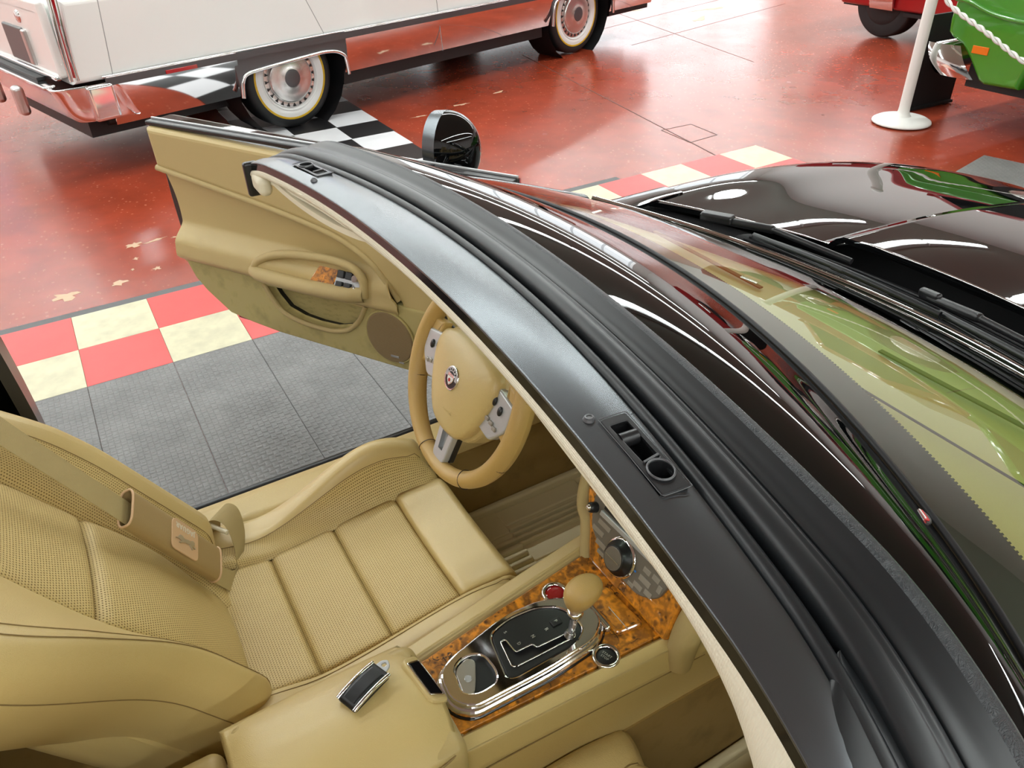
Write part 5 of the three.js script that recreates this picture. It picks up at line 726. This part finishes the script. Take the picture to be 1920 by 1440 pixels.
// ---------------------------------------------------------------- green car, side on ahead of the convertible (local x = toward its nose, z = toward camera side)
function sideCar(name, label, pos, ry, mat, o) {
  const nx = l => l.map(p => [-p[0], p[1]]); o = { ...o, body: nx(o.body), roof: nx(o.roof), glass: nx(o.glass), gaps: o.gaps.map(x => -x), axles: o.axles.map(x => -x) };   // local x runs from nose to tail
  const g = thing(name, label, 'car', pos, ry); const W = o.width, F0 = frame([0, 0, 0], [1, 0, 0], [0, 1, 0], [0, 0, 1]);
  mk('body_shell', place(plate(o.body, W, o.bev ?? 0.028, [], 0, 6), F0), mat, g);
  mk('underbody', box(o.len - 0.3, 0.14, W - 0.2, o.len / 2, 0.30, -W / 2), M.dark, g);
  mk('roof', place(plate(rpoly(o.roof, 0.10), W - 0.34, 0.09, [], 0, 5), frame([0, 0, -0.17], [1, 0, 0], [0, 1, 0], [0, 0, 1])), mat, g);
  mk('side_glass', place(plate(o.glass, 0.01, 0.002), frame([0, 0, -0.165], [1, 0, 0], [0, 1, 0], [0, 0, 1])), M.gloss, g); mk('side_glass', place(plate(o.glass, 0.01, 0.002), frame([0, 0, -W + 0.175], [1, 0, 0], [0, 1, 0], [0, 0, 1])), M.gloss, g);
  for (const x of o.gaps) mk('panel_gap', rod([x, 0.32, 0.0005], [x - 0.02, o.belt - 0.05, 0.0005], 0.004, 6), M.dark, g);
  for (const x of o.axles) for (const [z, f] of [[-0.05, 1], [-W + 0.05, -1]]) { const w = part('wheel', g); w.position.set(x, o.r, z); if (f < 0) w.rotation.y = PI; const L = p => lathe(p, 44).rotateX(PI / 2); mk('tyre', L([[0.18, -0.2], [o.r - 0.02, -0.19], [o.r, -0.16], [o.r, -0.03], [o.r - 0.02, 0], [0.2, 0.0]]), M.tyre, w); mk('hubcap', L([[0, 0.02], [0.06, 0.02], [0.16, 0.005], [0.2, 0.0], [0.2, -0.02]]), o.hub ?? M.hub, w); }
  return g;
}
const arch = (x, r, y0, up = 1) => { const p = []; for (let k = 0; k <= 14; k++) { const a = PI - k / 14 * PI; p.push([x + r * cos(a), max(y0, 0.32 + r * sin(a))]); } return p; };
{
  const g = sideCar('green_car', 'bright green vintage coupe with chrome bumper beside white stanchion', [5.27, 0, -2.49], -PI / 2, M.green, {
    width: 1.7, len: 4.8, r: 0.32, belt: 0.88, axles: [-0.90, -3.65], gaps: [-1.45, -2.75],
    body: [[0.0, 0.74], [0.01, 0.62], [0.0, 0.545], [-0.03, 0.52], [-0.115, 0.485], [-0.185, 0.415], [-0.28, 0.300], [-0.32, 0.282], [-0.535, 0.290], [-0.545, 0.36], ...arch(-0.90, 0.355, 0.30).reverse().slice(1, -1), [-1.27, 0.26], [-3.28, 0.26], ...arch(-3.65, 0.355, 0.30).reverse().slice(1, -1), [-4.05, 0.30], [-4.75, 0.38], [-4.80, 0.80], [-4.6, 0.90], [-3.6, 0.93], [-1.6, 0.91], [-0.3, 0.84], [-0.04, 0.80]],
    roof: [[-3.9, 0.90], [-3.1, 1.30], [-2.2, 1.33], [-1.55, 0.90]], glass: [[-3.4, 0.93], [-3.0, 1.24], [-2.25, 1.26], [-1.75, 0.93]] });
  mk('side_marker', rbox(0.105, 0.045, 0.012, 0.003, 0.245, 0.474, 0.0), M.amber, g, 'amber side marker lamp');
  mk('fender_crease', tube([[0.0, 0.735, 0.0], [0.10, 0.728, 0.006], [0.4, 0.665, 0.006], [1.2, 0.66, 0.004]], 0.012, 40, 8), M.green, g);
  const bp = part('front_bumper', g);
  mk('bumper_end', shell((u, v) => { const y = lerp(0.485, 0.305, v); const e = sin(v * PI); return [-(lerp(0.075, -0.11, u) - 0.14 * v + 0.02 * e * (1 - u)), y - 0.006 * u, 0.055 - 0.055 * u * u + 0.025 * e]; }, 16, 12, 0.02), M.chrome, bp, 'wrapped chrome bumper end');
  mk('bumper_bar', grid((u, v) => { const a = u * 2 * PI, z = lerp(0.035, -1.735, v); return [-(0.045 + 0.045 * cos(a) - 0.07 * (1 - sin(a)) * 0.5), 0.395 + 0.09 * sin(a), z]; }, 20, 24, true), M.chrome, bp);
  mk('valance', rbox(0.10, 0.14, 1.56, 0.03, 0.29, 0.36, -0.85), M.green, g);
  for (const z of [-0.3, -1.5]) mk('head_lamp', lathe([[0, 0.03], [0.08, 0.02], [0.09, 0]], 28).rotateZ(PI / 2).translate(0.0, 0.66, z), M.chrome, g); mk('grille', rbox(0.02, 0.16, 0.9, 0.006, -0.005, 0.65, -0.9), M.dark, g);
}
{
  const g = sideCar('red_car', 'dark red vintage car with chrome trim behind green coupe', [7.16, 0, -5.05], -PI / 2, M.red, {
    hub: M.tyre, width: 1.75, len: 4.6, r: 0.31, belt: 0.88, axles: [-0.64, -3.4], gaps: [-1.4, -2.6],
    body: [[0.0, 0.70], [0.0, 0.40], [-0.20, 0.258], [-0.30, 0.256], [-4.4, 0.256], [-4.6, 0.5], [-4.55, 0.85], [-3.4, 0.92], [-1.5, 0.90], [-0.1, 0.80]],
    roof: [[-3.8, 0.88], [-3.0, 1.30], [-2.1, 1.33], [-1.5, 0.88]], glass: [[-3.3, 0.92], [-2.9, 1.23], [-2.15, 1.25], [-1.7, 0.92]] });
  mk('chrome_trim', shell((u, v) => [lerp(0.55, 0.80, u), lerp(0.48, 0.256, v), 0.03 + 0.03 * sin(v * PI)], 8, 8, 0.02), M.chrome, g, 'chrome corner trim'); mk('sill_strip', box(3.4, 0.03, 0.02, 2.6, 0.235, -0.01), M.black, g);
}
{ // barrier post, rope, sign board, mat
  const s = thing('barrier_post', 'white barrier post with round base on red floor', 'barrier post', [5.09, 0, -2.535]);
  mk('base', lathe([[0.0, 0.045], [0.05, 0.042], [0.10, 0.038], [0.16, 0.027], [0.183, 0.014], [0.186, 0.004], [0.180, 0.0], [0, 0]], 48), M.post, s); mk('pole', lathe([[0.055, 0.040], [0.042, 0.055], [0.036, 0.075], [0.0345, 0.10], [0.0345, 0.98], [0.0, 0.98]], 28), M.post, s); mk('cap', lathe([[0.036, 0.975], [0.042, 0.985], [0.042, 1.01], [0.02, 1.03], [0, 1.032]], 28), M.post, s);
  const path = curve([[5.09, 0.93, -2.52], [5.09, 0.752, -2.44], [5.09, 0.604, -2.116], [5.09, 0.497, -1.871], [5.08, 0.42, -1.55], [5.06, 0.40, -1.2], [5.03, 0.47, -0.75], [5.0, 0.70, -0.25]]);
  const fr = path.computeFrenetFrames(400, false); const strands = [];
  for (let k = 0; k < 2; k++) { const pts = []; for (let i = 0; i <= 400; i++) { const p = path.getPointAt(i / 400), a = i * 0.30 + k * PI; pts.push(p.addScaledVector(fr.normals[i], 0.008 * cos(a)).addScaledVector(fr.binormals[i], 0.008 * sin(a))); } strands.push(new THREE.TubeGeometry(new THREE.CatmullRomCurve3(pts), 500, 0.0085, 6)); }
  top('barrier_rope', merge(strands), M.post, 'white twisted barrier rope hanging from post before green coupe', 'rope');
  const b = thing('sign_board', 'black upright board standing on floor behind white post', 'board', [5.555, 0, -2.675], -0.06); mk('panel', rbox(0.45, 0.60, 0.02, 0.004, 0, 0.31, 0), M.board, b); mk('foot', rbox(0.45, 0.02, 0.06, 0.004, 0, 0.01, 0.0), M.board, b);
  const m = top('rubber_mat', boxUV(new RoundedBoxGeometry(1.5, 0.008, 2.0, 1, 0.003)), M.grey, 'grey rubber mat on red floor ahead of the bonnet', 'mat'); m.rotation.y = 0.20; { const a = 0.20, hx = 0.75, hz = -1.0; m.position.set(4.91 - (hx * cos(a) + hz * sin(a)), -0.002, -1.828 - (-hx * sin(a) + hz * cos(a))); }
}
renderer.render(scene, camera);
